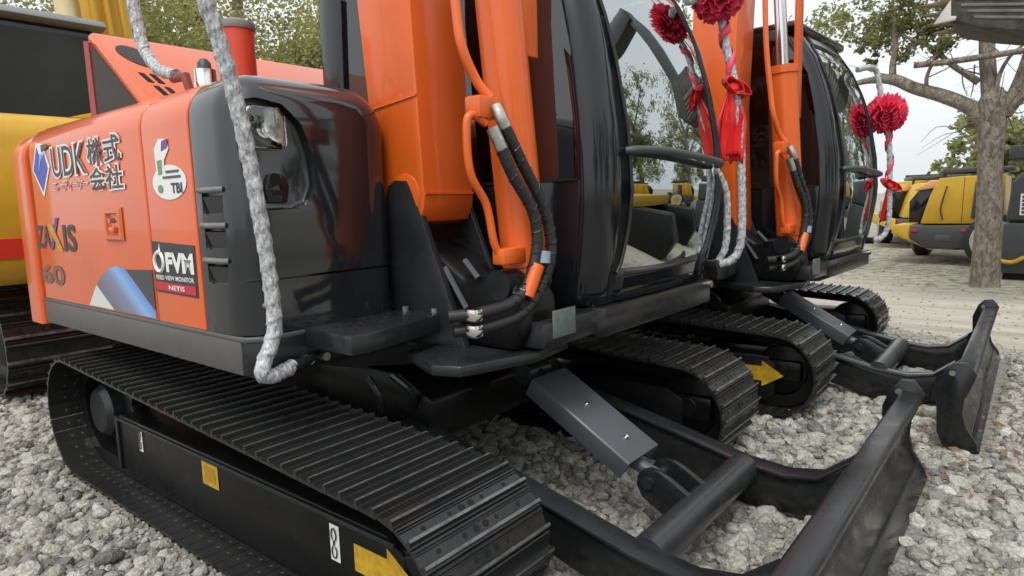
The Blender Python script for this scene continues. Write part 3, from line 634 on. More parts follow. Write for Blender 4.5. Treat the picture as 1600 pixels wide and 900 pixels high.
    b = MB(); b.tube(catmull([(0.56, -0.95, 0.732), (0.54, -0.89, 0.735), (0.51, -0.82, 0.74)]), [0.022, 0.021, 0.021, 0.02, 0.02, 0.018, 0.017, 0.016, 0.015, 0.014, 0.014, 0.014, 0.014][:13], 10); part(b.build('handrail_foot', CHAR, root))
    for y in (-0.86, -0.80):
        part(MB().cyl((0.505, y, 0.735), (0.535, y, 0.735), 0.015, 8).build('handrail_bolt', ZINC, root))
    b = MB(); pth = [(-0.30, -0.975, 2.35), (-0.29, -0.965, 2.05), (-0.27, -0.955, 1.87), (-0.235, -0.95, 1.795), (-0.15, -0.95, 1.735), (-0.03, -0.95, 1.70)]
    b.wrap(pth, 0.021, 2); part(b.build('rear_handrail', WRAP, root))
    part(MB().tube([(-0.05, -0.95, 1.692), (0.03, -0.945, 1.688), (0.05, -0.94, 1.62)], [0.017, 0.017, 0.014], 10).build('handrail_foot', mat('rail_end_red', (0.20, 0.04, 0.03), 0.5), root))
    # boom bracket and gussets
    part(MB().prism([(0.44, 0.72), (0.83, 0.70), (0.815, 0.74), (0.59, 1.27), (0.565, 1.315), (0.50, 1.32), (0.46, 1.30), (0.44, 1.25)], 'y', -0.435, -0.405).build('boom_bracket', CHAR, root, bevel=0.004))
    part(MB().prism([(0.44, 0.72), (0.83, 0.70), (0.815, 0.74), (0.59, 1.27), (0.565, 1.315), (0.50, 1.32), (0.46, 1.30), (0.44, 1.25)], 'y', -0.165, -0.14).build('boom_bracket', CHAR, root, bevel=0.004))
    part(MB().prism([(0.46, 0.74), (1.00, 0.72), (1.05, 0.80), (1.04, 0.90), (0.98, 0.985), (0.88, 0.99), (0.78, 0.96), (0.66, 1.04), (0.46, 1.10)], 'y', -0.385, -0.185).build('boom_casting', FRAMEBLK, root, bevel=0.025, seg=3))
    part(MB().prism([(0.66, -0.56), (0.88, -0.655), (0.975, -0.62), (1.06, -0.34), (1.03, -0.10), (0.66, -0.05)], 'z', 0.685, 0.722).build('front_deck', CHAR, root, bevel=0.006))
    part(MB().cyl((0.95, -0.40, 0.95), (0.95, -0.16, 0.95), 0.052, 20).build('cylinder_base_pin', CHAR, root))
    for (a, b2) in (((0.70, -0.397, 1.0), (0.80, -0.397, 0.86)), ((0.80, -0.397, 1.03), (0.86, -0.397, 0.97))):
        part(MB().tube([a, b2], 0.011, 8).build('casting_rib', GREYPL, root))
    # boom
    bm_ = [(0.405, 1.25), (0.45, 1.19), (0.50, 1.165), (0.56, 1.15), (0.615, 1.165), (0.64, 1.215), (0.645, 1.26), (0.615, 2.0), (0.66, 3.1), (0.36, 3.1), (0.33, 2.0), (0.385, 1.40)]
    bo = MB().prism(bm_, 'y', -0.43, -0.17).build('boom', BOOMOR, root, bevel=0.006, seg=2); part(bo)
    MB().cyl((0.548, -0.4345, 1.262), (0.548, -0.166, 1.262), 0.078, 28).build('boom_pin_boss', BOOMOR, bo, bevel=0.006)
    MB().box(0.643, 0.652, -0.425, -0.175, 1.262, 1.270).build('weld_seam', BOOMOR, bo)
    MB().prism([(0.40, 1.58), (0.63, 1.605), (0.63, 1.612), (0.40, 1.587)], 'y', -0.436, -0.428).build('weld_seam', BOOMOR, bo)
    # boom cylinder
    a, b2 = Vector((0.95, -0.24, 0.93)), Vector((0.895, -0.295, 2.0)); d = (b2 - a).normalized()
    cy = MB().tube([a + d * 0.0, a + d * 0.07, a + d * 0.075, a + d * 1.04, a + d * 1.045, a + d * 1.09], [0.075, 0.075, 0.080, 0.080, 0.088, 0.088], 28).build('boom_cylinder', BOOMOR, root); part(cy)
    MB().tube([a - d * 0.10, a + d * 0.02], [0.05, 0.05], 18).build('cylinder_eye', BOOMOR, cy)
    part(MB().cyl(a + d * 1.06, a + d * 2.2, 0.035, 18).build('cylinder_rod', CHROME, root))
    mg = Matrix.Translation(a + d * 0.95 + Vector((0.050, 0.085, 0.0)))
    part(MB().box(-0.012, 0.012, -0.045, 0.045, -0.16, 1.3, mg).build('rod_guard', BOOMOR, root, bevel=0.004))
    # hard pipes and hoses
    def pipe(n_, pts, r, m): 
        o = MB().tube(catmull(pts, 6), r, 10).build(n_, m, root); part(o); return o
    pipe('steel_pipe', [(0.83, -0.47, 3.0), (0.86, -0.49, 2.2), (0.90, -0.50, 1.84), (0.92, -0.50, 1.71), (0.94, -0.46, 1.61), (0.97, -0.43, 1.555)], 0.016, BOOMOR)
    pipe('steel_pipe', [(0.97, -0.455, 1.475), (0.955, -0.505, 1.50), (0.95, -0.525, 1.46), (0.95, -0.515, 1.32), (0.955, -0.45, 1.22), (0.96, -0.425, 1.10), (0.965, -0.40, 1.045)], 0.0135, BOOMOR)
    part(MB().box(0.92, 0.985, -0.50, -0.40, 1.49, 1.56).build('pipe_clamp', BOOMOR, root, bevel=0.008))
    part(MB().box(0.945, 1.0, -0.42, -0.30, 1.02, 1.075).build('hose_port', BOOMOR, root, bevel=0.008))
    h1 = [(1.00, -0.462, 1.46), (1.015, -0.44, 1.40), (1.03, -0.40, 1.31), (1.05, -0.325, 1.19), (1.05, -0.31, 1.07), (1.04, -0.355, 0.95), (1.03, -0.43, 0.90), (1.01, -0.56, 0.885), (0.95, -0.64, 0.88)]
    h2 = [(0.99, -0.432, 1.53), (1.015, -0.42, 1.47), (1.03, -0.36, 1.36), (1.05, -0.265, 1.20), (1.055, -0.235, 1.06), (1.045, -0.275, 0.95), (1.03, -0.37, 0.86), (1.01, -0.53, 0.835), (0.95, -0.62, 0.83)]
    for h in (h1, h2):
        hs = pipe('hydraulic_hose', h, 0.0195, RUBBER)
        sp = catmull(h[1:7], 22); b = MB(); turns = []
        for i, p in enumerate(sp):
            t = nrm(sp[min(i + 1, len(sp) - 1)] - sp[max(0, i - 1)]); u = nrm(Vector((0, 1, 0)) - t * t.y); w = t.cross(u); an = i * 0.95
            turns.append(p + 0.0195 * (math.cos(an) * u + math.sin(an) * w))
        b.tube(turns, 0.0035, 5); b.build('spiral_guard', CHAR, hs)
        q = catmull(h[:3], 10); MB().tube(q[:12], 0.021, 12).build('hose_fitting', ZINC, hs)
    for z in (0.885, 0.835):
        c = MB().box(0.995, 1.040, -0.617, -0.577, z - 0.020, z + 0.020).build('hose_clamp', CHROME, root, bevel=0.006); part(c)
    part(MB().tube([(1.055, -0.315, 1.015), (1.05, -0.345, 0.955), (1.045, -0.365, 0.915)], 0.025, 12).build('orange_hose_sleeve', BOOMOR, root))
    part(MB().tube([(1.058, -0.285, 1.06), (1.058, -0.29, 1.02)], 0.026, 12).build('blue_hose_tag', mat('blue_grey_tag', (0.25, 0.33, 0.42), 0.4), root))
    k0 = len(P); build_cab(root, part)
    for o in P[k0:]:
        if o.name.startswith('mirror_stay'): continue
        for q in [o] + list(o.children):
            for v in q.data.vertices:
                if v.co.z > 1.9: v.co.z = 1.9 + (v.co.z - 1.9) * 0.74
    return P

XF = [(0.83, 1.09), (0.95, 1.115), (1.25, 1.15), (1.5, 1.135), (1.75, 1.095), (2.0, 1.035), (2.2, 0.975), (2.45, 0.86)]
YG = [(0.94, 0.125), (0.98, 0.15), (1.1, 0.180), (1.4, 0.182), (1.7, 0.165), (2.0, 0.15), (2.28, 0.16), (2.33, 0.2)]
YL = [(0.94, 0.93), (0.98, 0.985), (1.05, 1.04), (1.25, 1.092), (1.5, 1.085), (2.0, 1.035), (2.28, 0.96), (2.33, 0.9)]
def xfront(z, y):
    t = (y - 0.52) / 0.55
    return lerp(XF, z) - 0.03 * t * t
def build_cab(root, part):
    zs = [0.83, 0.88, 0.94, 0.98, 1.02, 1.1, 1.2, 1.3, 1.4, 1.5, 1.6, 1.7, 1.8, 1.9, 2.0, 2.1, 2.2, 2.28, 2.33, 2.39, 2.45]
    ysd = lambda z: -0.03 + 0.05 * max(0, z - 1.3)
    yld = lambda z: lerp([(0.83, 1.05), (0.95, 1.105), (1.1, 1.15), (1.3, 1.168), (1.6, 1.15), (1.95, 1.10), (2.45, 1.02)], z)
    b = MB(); rows = []
    for z in zs:
        yg = lerp(YG, z) + 0.004; y0 = ysd(z); xa = xfront(z, 0.1)
        pts = [(xa - 0.105, y0), (xa - 0.08, y0 + 0.002), (xa - 0.05, y0 + 0.012), (xa - 0.024, y0 + 0.034), (xa - 0.006, y0 + 0.066), (xa, y0 + 0.105), (xfront(z, yg), yg)]
        rows.append([(x, y, z) for x, y in pts])
    b.grid(rows); rows = []
    for z in zs:
        yl = lerp(YL, z) - 0.004; y1 = yld(z); xa = xfront(z, 1.0)
        pts = [(xfront(z, yl), yl), (xa - 0.002, y1 - 0.05), (xa - 0.02, y1 - 0.02), (xa - 0.05, y1 - 0.004), (xa - 0.14, y1)]
        rows.append([(x, y, z) for x, y in pts])
    b.grid(rows)
    for za, zb in (((0.83, 0.88, 0.92, 0.945), None), ((2.315, 2.36, 2.40, 2.45), None)):
        rows = []
        for z in za:
            zq = min(max(z, 0.94), 2.33); ya, yb = lerp(YG, zq), lerp(YL, zq)
            rows.append([(xfront(z, ya + (yb - ya) * i / 12) - 0.001, ya + (yb - ya) * i / 12, z + (0.015 * (((i / 12) - 0.5) * 2) ** 2 if z in (0.945,) else 0)) for i in range(13)])
        b.grid(rows)
    # side sheet, rear pillar, rails
    fr = b.build('cab_frame', CABBLK, root); solidify(fr, 0.03, -1); part(fr)
    c = MB().prism([(-0.47, 0.83), (0.985, 0.83), (1.02, 1.0), (1.045, 1.30), (-0.47, 1.30)], 'y', -0.032, 0.0).build('cab_side_panel', CABBLK, root, bevel=0.006); part(c)
    MB().prism([(-0.40, 1.297), (1.035, 1.297), (1.035, 1.307), (-0.40, 1.307)], 'y', -0.036, -0.02).build('panel_trim', CHAR, c)
    part(MB().prism([(-0.47, 1.30), (-0.33, 1.30), (-0.29, 2.30), (-0.40, 2.45), (-0.47, 2.40)], 'y', -0.026, 0.03).build('rear_pillar', CABBLK, root, bevel=0.008))
    part(MB().prism([(-0.47, 1.30), (-0.33, 1.30), (-0.29, 2.30), (-0.40, 2.45), (-0.47, 2.40)], 'y', 0.98, 1.05).build('rear_pillar', CABBLK, root, bevel=0.008))
    part(MB().prism([(0.36, 0.83), (0.42, 0.83), (0.40, 2.40), (0.32, 2.40)], 'y', 1.05, 1.11).build('door_pillar', CABBLK, root, bevel=0.008))
    part(MB().prism([(-0.47, 0.83), (1.0, 0.83), (1.02, 1.22), (-0.47, 1.22)], 'y', 1.09, 1.13).build('cab_door', CABBLK, root, bevel=0.006))
    part(MB().box(-0.47, 0.80, -0.005, 0.05, 2.30, 2.45).build('roof_rail', CABBLK, root, bevel=0.015)); part(MB().box(-0.47, 0.80, 0.96, 1.03, 2.30, 2.45).build('roof_rail', CABBLK, root, bevel=0.015))
    part(MB().box(-0.50, 0.88, 0.0, 1.04, 2.42, 2.51).build('cab_roof', CABBLK, root, bevel=0.035, seg=3))
    part(MB().box(-0.49, -0.45, 0.0, 1.04, 0.83, 1.45).build('cab_rear_wall', CABBLK, root, bevel=0.006))
    part(MB().box(-0.44, 1.06, 0.02, 1.04, 0.825, 0.86).build('cab_floor', SEATM, root))
    # glass
    rows = [[(xfront(z, y) - 0.008, y, z) for y in [lerp(YG, z) - 0.012 + (lerp(YL, z) - lerp(YG, z) + 0.024) * i / 14 for i in range(15)]] for z in [0.93 + 0.0705 * k for k in range(21)]]
    g_ = MB().grid(rows).build('front_glass', FRONTGLASS, root); part(g_)
    part(MB().prism([(-0.33, 1.30), (1.045, 1.30), (1.03, 1.6), (0.945, 2.05), (0.82, 2.31), (-0.30, 2.31)], 'y', -0.006, 0.0).build('side_glass', SIDEGLASS, root, smooth=False))
    part(MB().prism([(-0.33, 1.22), (0.37, 1.22), (0.34, 2.31), (-0.30, 2.31)], 'y', 1.07, 1.076).build('side_glass', CLEARGLASS, root, smooth=False))
    part(MB().prism([(0.41, 1.22), (1.0, 1.22), (0.98, 1.6), (0.90, 2.05), (0.80, 2.31), (0.395, 2.31)], 'y', 1.07, 1.076).build('side_glass', CLEARGLASS, root, smooth=False))
    part(MB().box(-0.472, -0.466, 0.04, 1.0, 1.45, 2.3).build('rear_glass', CLEARGLASS, root, smooth=False))
    # seals along the front glass
    b = MB()
    b.tube([(xfront(z, lerp(YG, z)) + 0.002, lerp(YG, z), z) for z in [0.945 + 0.0345 * k for k in range(41)]], 0.007, 6)
    part(b.build('window_seal', RUBBER, root))
    # guard bar across the front glass
    part(MB().tube(catmull([(1.12, 0.165, 1.405), (1.16, 0.21, 1.408), (1.178, 0.42, 1.41), (1.178, 0.75, 1.395), (1.165, 0.99, 1.38), (1.12, 1.05, 1.372)]), 0.016, 12).build('guard_bar', DKGREY, root))
    # interior
    st = MB().prism([(-0.20, 1.10), (0.30, 1.08), (0.34, 1.14), (0.30, 1.22), (-0.05, 1.24), (-0.18, 1.80), (-0.30, 1.82), (-0.32, 1.20)], 'y', 0.30, 0.76).build('seat', SEATM, root, bevel=0.04, seg=3); part(st)
    MB().box(-0.31, -0.21, 0.40, 0.66, 1.84, 2.02).build('headrest', SEATM, st, bevel=0.03, seg=3)
    part(MB().box(-0.25, 0.45, 0.10, 0.27, 0.86, 1.28).build('console', SEATM, root, bevel=0.03)); part(MB().box(-0.25, 0.40, 0.80, 0.96, 0.86, 1.28).build('console', SEATM, root, bevel=0.03))
    for y in (0.18, 0.88):
        part(MB().tube(catmull([(0.38, y, 1.25), (0.42, y, 1.38), (0.40, y, 1.44)]), [0.012] * 12 + [0.022], 10).build('joystick', SEATM, root))
    for y in (0.45, 0.60):
        part(MB().tube(catmull([(0.80, y, 0.86), (0.82, y, 1.05), (0.74, y, 1.28)]), 0.012, 8).build('travel_lever', SEATM, root))
    part(MB().tube(catmull([(1.04, 0.96, 1.24), (1.02, 0.97, 1.10), (0.95, 0.95, 1.0), (0.90, 0.90, 0.97), (0.92, 0.86, 1.02)]), 0.016, 8).build('inner_grab_handle', DKGREY, root))
    part(MB().box(1.1, 1.108, -0.17, -0.16, 0.7, 0.71).build('deck_stop', CHAR, root)) if False else None
    # faded plate on the deck front and left mirror stay
    part(MB().box(0.985, 1.10, -0.345, -0.012, 0.735, 0.822).build('deck_bracket', CHAR, root, bevel=0.006))
    part(MB().box(1.10, 1.104, -0.30, -0.165, 0.765, 0.86).build('faded_data_plate', LABELGR, root, bevel=0.001))
    b = MB(); pth = [(0.97, 1.03, 2.15), (1.03, 1.14, 2.175), (1.06, 1.19, 2.15), (1.08, 1.20, 2.06), (1.10, 1.205, 1.95), (1.14, 1.215, 1.77), (1.165, 1.23, 1.55), (1.175, 1.235, 1.30), (1.18, 1.235, 1.05), (1.165, 1.23, 0.945), (1.13, 1.19, 0.895), (1.08, 1.12, 0.885)]
    rr = random.Random(5); b.wrap(pth, 0.0205, 3); part(b.build('mirror_stay', WRAP, root))
    pth = [(1.09, 1.15, 0.895), (1.12, 1.165, 0.96), (1.13, 1.17, 1.08), (1.13, 1.15, 1.24), (1.10, 1.09, 1.36)]
    b = MB(); b.wrap(pth, 0.018, 4); part(b.build('mirror_stay', WRAP, root))
    part(MB().cyl((1.04, 1.11, 0.885), (1.11, 1.11, 0.885), 0.026, 12).build('stay_mount', CHAR, root)); part(MB().cyl((1.06, 1.02, 0.80), (1.115, 1.02, 0.80), 0.017, 10).build('deck_bolt', ZINC, root))

def build_decals(root):
    y = -1.0525
    # company mark: blue lozenge with a highlight, outlined in white
    lo = sheet('company_logo', [(-1.325, 1.435), (-1.235, 1.555), (-1.15, 1.545), (-1.085, 1.44), (-1.205, 1.31)], y, WHITEDECAL, root)
    sheet('logo_blue', [(-1.305, 1.435), (-1.23, 1.535), (-1.185, 1.47), (-1.14, 1.50), (-1.11, 1.435), (-1.205, 1.335)], y - 0.0015, BLUEDECAL, lo)
    sheet('logo_highlight', [(-1.232, 1.415), (-1.175, 1.49), (-1.13, 1.495), (-1.135, 1.507), (-1.19, 1.502)], y - 0.003, LTBLUE, lo)
    sheet('logo_stem', [(-1.165, 1.51), (-1.075, 1.525), (-1.075, 1.54), (-1.165, 1.54)], y - 0.003, GREYPL, lo)
    def two(name, txt, x0, x1, z0, z1, m, e=0.012, bold=0.0):
        lettering(name + '_outline', txt, x0 - e, x1 + e, z0 - e * 0.7, z1 + e * 0.7, y - 0.0018, WHITEDECAL, root, bold=0.055 + bold)
        lettering(name, txt, x0, x1, z0, z1, y - 0.0032, m, root, bold=bold)
    two('company_lettering', 'UDK', -1.045, -0.65, 1.39, 1.515, DARKDECAL, bold=0.0)
    two('kana_lettering', '\u30e6\u30fc\u30c7\u30a3\u30fc\u30b1\u30fc', -1.06, -0.66, 1.332, 1.372, REDDECAL, e=0.007)
    two('kanji_lettering', '\u682a\u5f0f', -0.625, -0.30, 1.420, 1.520, DARKDECAL, bold=0.012)
    two('kanji_lettering', '\u4f1a\u793e', -0.625, -0.30, 1.318, 1.408, DARKDECAL, bold=0.012)
    lettering('model_lettering', 'ZA', -1.385, -1.185, 1.075, 1.18, y, DARKDECAL, root, bold=0.03)
    lettering('model_lettering', 'IS', -1.02, -0.86, 1.065, 1.185, y, DARKDECAL, root, bold=0.03)
    sheet('model_letter_stroke', [(-1.20, 1.07), (-1.165, 1.07), (-1.055, 1.215), (-1.095, 1.215)], y - 0.001, PURPLE, root)
    sheet('model_letter_stroke', [(-1.075, 1.065), (-1.03, 1.065), (-1.145, 1.185), (-1.20, 1.185)], y - 0.0025, YELDECAL, root)
    lettering('model_number', '60', -1.365, -1.06, 0.905, 1.0, y, GREYDECAL, root, bold=0.03)
    # bubble sticker
    bs = sheet('bubble_sticker', ell(0.07, 1.325, 0.125, 0.058), y, WHITEDECAL, root)
    sheet('sticker_figure', [(-0.015, 1.355), (0.04, 1.36), (0.05, 1.40), (0.09, 1.435), (0.075, 1.468), (0.02, 1.472), (-0.02, 1.44)], y - 0.0004, WHITEDECAL, bs)
    sheet('figure_body', [(0.0, 1.352), (0.028, 1.356), (0.032, 1.402), (-0.004, 1.40)], y - 0.0018, GREENDECAL, bs)
    sheet('figure_flag', [(0.035, 1.43), (0.085, 1.44), (0.085, 1.468), (0.045, 1.462)], y - 0.0018, PURPLE, bs)
    lettering('sticker_text', 'TBI', 0.085, 0.165, 1.288, 1.322, y - 0.0018, DARKDECAL, bs, bold=0.03)
    sheet('sticker_dot', ell(0.005, 1.305, 0.02, 0.014, 10), y - 0.0018, GREENDECAL, bs)
    for zz, x0, x1 in ((1.36, 0.055, 0.15), (1.342, 0.03, 0.16)): sheet('sticker_line', [(x0, zz - 0.004), (x1, zz - 0.004), (x1, zz + 0.004), (x0, zz + 0.004)], y - 0.0018, GREYPL, bs)
    # camera monitor sticker
    fv = sheet('monitor_sticker', [(-0.112, 0.945), (0.205, 0.94), (0.208, 1.115), (-0.115, 1.125)], y, DARKDECAL, root)
    lettering('sticker_text', 'FVM', -0.01, 0.195, 1.018, 1.088, y - 0.0018, WHITEDECAL, fv, bold=0.05)
    MB().tube([(-0.06 + 0.034 * math.cos(R(a)), y - 0.002, 1.053 + 0.034 * math.sin(R(a))) for a in range(70, 421, 14)], 0.007, 5).build('sticker_ring', WHITEDECAL, fv)
    sheet('sticker_drop', [(-0.068, 1.082), (-0.045, 1.082), (-0.05, 1.118)], y - 0.0018, WHITEDECAL, fv)
    lettering('sticker_text', 'FEED VIEW MONITOR', -0.095, 0.19, 0.990, 1.006, y - 0.0018, WHITEDECAL, fv, bold=0.02)
    lettering('sticker_text', '\u30d5\u30a3\u30fc\u30c9\u30d3\u30e5\u30fc\u30e2\u30cb\u30bf\u30fc', -0.06, 0.15, 1.100, 1.110, y - 0.0018, GREYPL, fv)
    sheet('sticker_band', [(-0.100, 0.952), (0.195, 0.948), (0.196, 0.978), (-0.102, 0.982)], y - 0.0018, REDDECAL, fv)
    lettering('sticker_text', 'NETIS', 0.0, 0.12, 0.957, 0.973, y - 0.0036, WHITEDECAL, fv, bold=0.02)
    # swoosh graphic
    sheet('swoosh_white', [(-0.79, 0.842), (-0.685, 0.935), (-0.52, 0.842)], y, mat('pale_grey_print', (0.62, 0.62, 0.60), 0.4), root)
    sm = bpy.data.materials.new('swoosh_print'); sm.use_nodes = True; t = sm.node_tree; bs_ = t.nodes['Principled BSDF']; bs_.inputs['Roughness'].default_value = 0.35
    tc = t.nodes.new('ShaderNodeTexCoord'); vm = t.nodes.new('ShaderNodeVectorMath'); vm.operation = 'DOT_PRODUCT'; vm.inputs[1].default_value = (1.0, 0, 1.6)
    t.links.new(tc.outputs['Object'], vm.inputs[0]); rp = t.nodes.new('ShaderNodeValToRGB'); mr = t.nodes.new('ShaderNodeMapRange')
    mr.inputs[1].default_value = 0.80; mr.inputs[2].default_value = 1.28; t.links.new(vm.outputs['Value'], mr.inputs[0]); t.links.new(mr.outputs[0], rp.inputs[0])
    e = rp.color_ramp.elements; e[0].color = (0.16, 0.15, 0.19, 1); e[0].position = 0.15; e[1].color = (0.12, 0.24, 0.55, 1); e[1].position = 0.95
    q = e.new(0.5); q.color = (0.20, 0.22, 0.34, 1); q = e.new(0.72); q.color = (0.22, 0.42, 0.74, 1)
    t.links.new(rp.outputs[0], bs_.inputs['Base Color'])
    sheet('swoosh_band', [(-0.682, 0.934), (-0.62, 0.975), (-0.54, 1.008), (-0.45, 1.022), (-0.375, 1.015), (-0.30, 0.97), (-0.132, 0.865), (-0.132, 0.842), (-0.518, 0.842)], y - 0.0008, sm, root)
    sheet('swoosh_dark', [(-0.36, 1.012), (-0.132, 1.02), (-0.132, 0.872)], y - 0.0006, DKGREY, root)

def make_excavator():
    root = empty('excavator', 'nearest orange and black compact excavator with logo lettering on its side door and film-wrapped handrails', 'excavator', group='orange excavators parked side by side')
    build_undercarriage(root); build_blade(root)
    upper = build_body(root); n0 = set(root.children); build_decals(root)
    return root, upper + [c for c in root.children if c not in n0]
exc, UPPER = make_excavator()
exc2 = empty('excavator', 'second orange excavator just beyond the nearest one, a rosette against the sky on its stay', 'excavator', (0.14, 2.62, 0), R(0.52), group='orange excavators parked side by side')
SW2 = R(-2.9); UP2 = Vector((0.06, -0.14, -0.03))
for ch in list(exc.children):
    if ch.name == 'mirror_stay.001': continue
    c = copy_tree(ch, exc2)
    if ch.name.split('.')[0] == 'boom':       # its boom is lowered a little farther over the bracket
        c.data = c.data.copy()
        for v in c.data.vertices: v.co.z -= 0.20; v.co.x += 0.03
    if ch in UPPER: c.rotation_euler = (0, 0, SW2); c.location = UP2

# ------------------------------------------------------------------ red rosettes tied to the mirror stays
def rosette(label, c, rad, axis, rail, bow, tail_dir, seed):
    """ribbon flower on a stay, ribbon wound down the stay to a bow with hanging tails"""
    rnd = random.Random(seed); c = Vector(c); root = empty('red_rosette', label, 'rosette', c, group='red rosettes tied to the mirror stays')
    ax = nrm(axis); u = nrm(Vector((0, 0, 1)) - ax * ax.z); w = ax.cross(u); b = MB()
    for k in range(13):
        t = -0.92 + 1.84 * k / 12; R0 = rad * math.sqrt(max(0.05, 1 - t * t)); n = 44; rows = []; ph = rnd.uniform(0, 6.28); lobes = rnd.choice((9, 11, 13))
        for j in range(5):
            f = j / 4; row = []
            for i in range(n + 1):
                a = 2 * math.pi * i / n
                r_ = R0 * (0.12 + 0.88 * f) * (1 + 0.07 * f * math.sin(2 * lobes * a + ph))
                z_ = rad * (t * (0.35 + 0.65 * f) + 0.16 * f * math.sin(lobes * a + ph) + 0.05 * f * math.sin(3 * a + 2 * ph))
                row.append(ax * z_ + r_ * (math.cos(a) * u + math.sin(a) * w))
            rows.append(row)
        b.grid(rows)
    link('flower', b.mesh('flower', smooth=True), REDSATIN, root)
    pr = catmull(rail, 14); b = MB(); rows = []
    for i, p in enumerate(pr):
        t = nrm(pr[min(i + 1, len(pr) - 1)] - pr[max(0, i - 1)]); uu = nrm(Vector((0, 1, 0)) - t * t.y); ww = t.cross(uu); a = i * 0.42
        q = Vector(p) - c + 0.029 * (math.cos(a) * uu + math.sin(a) * ww)
        rows.append([q - t * 0.022, q + t * 0.022])
    wr = b.grid(rows).build('ribbon_wrap', REDSATIN, root); solidify(wr, 0.004, 0)
    bc = Vector(bow) - c
    for sgn, L in ((1, 0.085), (-1, 0.055), (0.5, 0.045)):
        rows = []; d = Vector((0.55 * sgn, 0.45 * sgn, -0.30 * abs(sgn))).normalized() if sgn > 0 else Vector((-0.6, -0.5, 0.5)).normalized()
        for i in range(11):
            a = math.pi * i / 10; p = bc + d * (L * math.sin(a)) + Vector((0, 0, 0.03 * math.cos(a)))
            rows.append([p + Vector((0.026, -0.034, 0.006 * math.sin(i))), p + Vector((0, 0, 0.012 * math.cos(2 * i))), p + Vector((-0.026, 0.034, 0.012))])
        lp = MB().grid(rows).build('bow_loop', REDNYLON, root); solidify(lp, 0.004, 0)
    o = MB().tube([bc + Vector((0, 0, 0.03)), bc + Vector((0, 0, 0.012)), bc - Vector((0, 0, 0.012)), bc - Vector((0, 0, 0.03))], [0.012, 0.032, 0.032, 0.012], 10).build('bow_knot', REDNYLON, root)
    for (dx, dy, wid, L, ph) in tail_dir:
        rows = []; n = 14
        for i in range(n):
            f = i / (n - 1); p = bc + Vector((dx * f, dy * f, -L * f)); ww = wid * (0.35 + 0.65 * min(1, f * 2.2))
            row = []
            for j in range(9):
                s_ = j / 8 - 0.5; row.append(p + Vector((s_ * ww * 0.78, s_ * ww * 0.62, 0)) + Vector((0.62, -0.78, 0)) * (0.018 * math.sin(s_ * 13 + ph + f * 1.5) * min(1, 2 * f)) + Vector((0, 0, 0.012 * math.sin(j * 2.1 + ph) * f)))
            rows.append(row)
        tl = MB().grid(rows).build('ribbon_tail', REDNYLON, root); solidify(tl, 0.002, 0)
    return root
rosette('red rosette at the top edge of the photo, on the nearest excavator\'s mirror stay', (1.07, 1.17, 2.19), 0.125, (0.5, -0.6, 0.35),
        [(1.085, 1.20, 2.06), (1.10, 1.205, 1.95), (1.14, 1.215, 1.77)], (1.14, 1.20, 1.75), [(-0.02, -0.02, 0.15, 0.36, 0.4), (0.0, -0.015, 0.10, 0.33, 2.0)], 1)
S2 = Matrix.Translation((0.14, 2.62, 0)) @ Matrix.Rotation(R(0.52), 4, 'Z') @ Matrix.Translation(UP2) @ Matrix.Rotation(SW2, 4, 'Z')
def on2(p): return tuple(S2 @ Vector(p))
rosette('bright red rosette standing out against the open sky on the farther mirror stay', on2((1.135, 1.21, 1.83)), 0.142, (0.25, -0.55, 0.6),
        [on2(p) for p in ((1.15, 1.215, 1.72), (1.165, 1.23, 1.55), (1.172, 1.235, 1.32))], on2((1.172, 1.23, 1.30)), [(-0.035, 0.0, 0.055, 0.28, 0.4), (-0.01, 0.01, 0.035, 0.20, 2.0)], 2)

# ------------------------------------------------------------------ trees
def crown_mesh(clusters, size, seed, squash=0.8):
    rnd = random.Random(seed); v = []; f = []
    for (c, rad, n) in clusters:
        c = Vector(c); sub = [(Vector((rnd.gauss(0, 1), rnd.gauss(0, 1), rnd.gauss(0, 0.8))).normalized() * rad * rnd.uniform(0.15, 1.0), rad * rnd.uniform(0.16, 0.40)) for _ in range(max(4, n // 55))]
        for _ in range(n):
            o_, rs = rnd.choice(sub); p = c + o_ + Vector((rnd.gauss(0, 1), rnd.gauss(0, 1), rnd.gauss(0, squash))) * rs * 0.55
            a = nrm((rnd.gauss(0, 1), rnd.gauss(0, 1), rnd.gauss(0, 0.6))); d = nrm(a.cross(Vector((rnd.gauss(0, 1), rnd.gauss(0, 1), rnd.gauss(0, 1))))); s = size * rnd.uniform(0.6, 1.3)
            w = a.cross(d) * s * 0.32; k = len(v)
            v += [tuple(p - a * s * 0.5), tuple(p + w + d * s * 0.06), tuple(p + a * s * 0.5), tuple(p - w + d * s * 0.06)]; f += [(k, k + 1, k + 2), (k, k + 2, k + 3)]
    me = bpy.data.meshes.new('crown'); me.from_pydata(v, [], f); return me
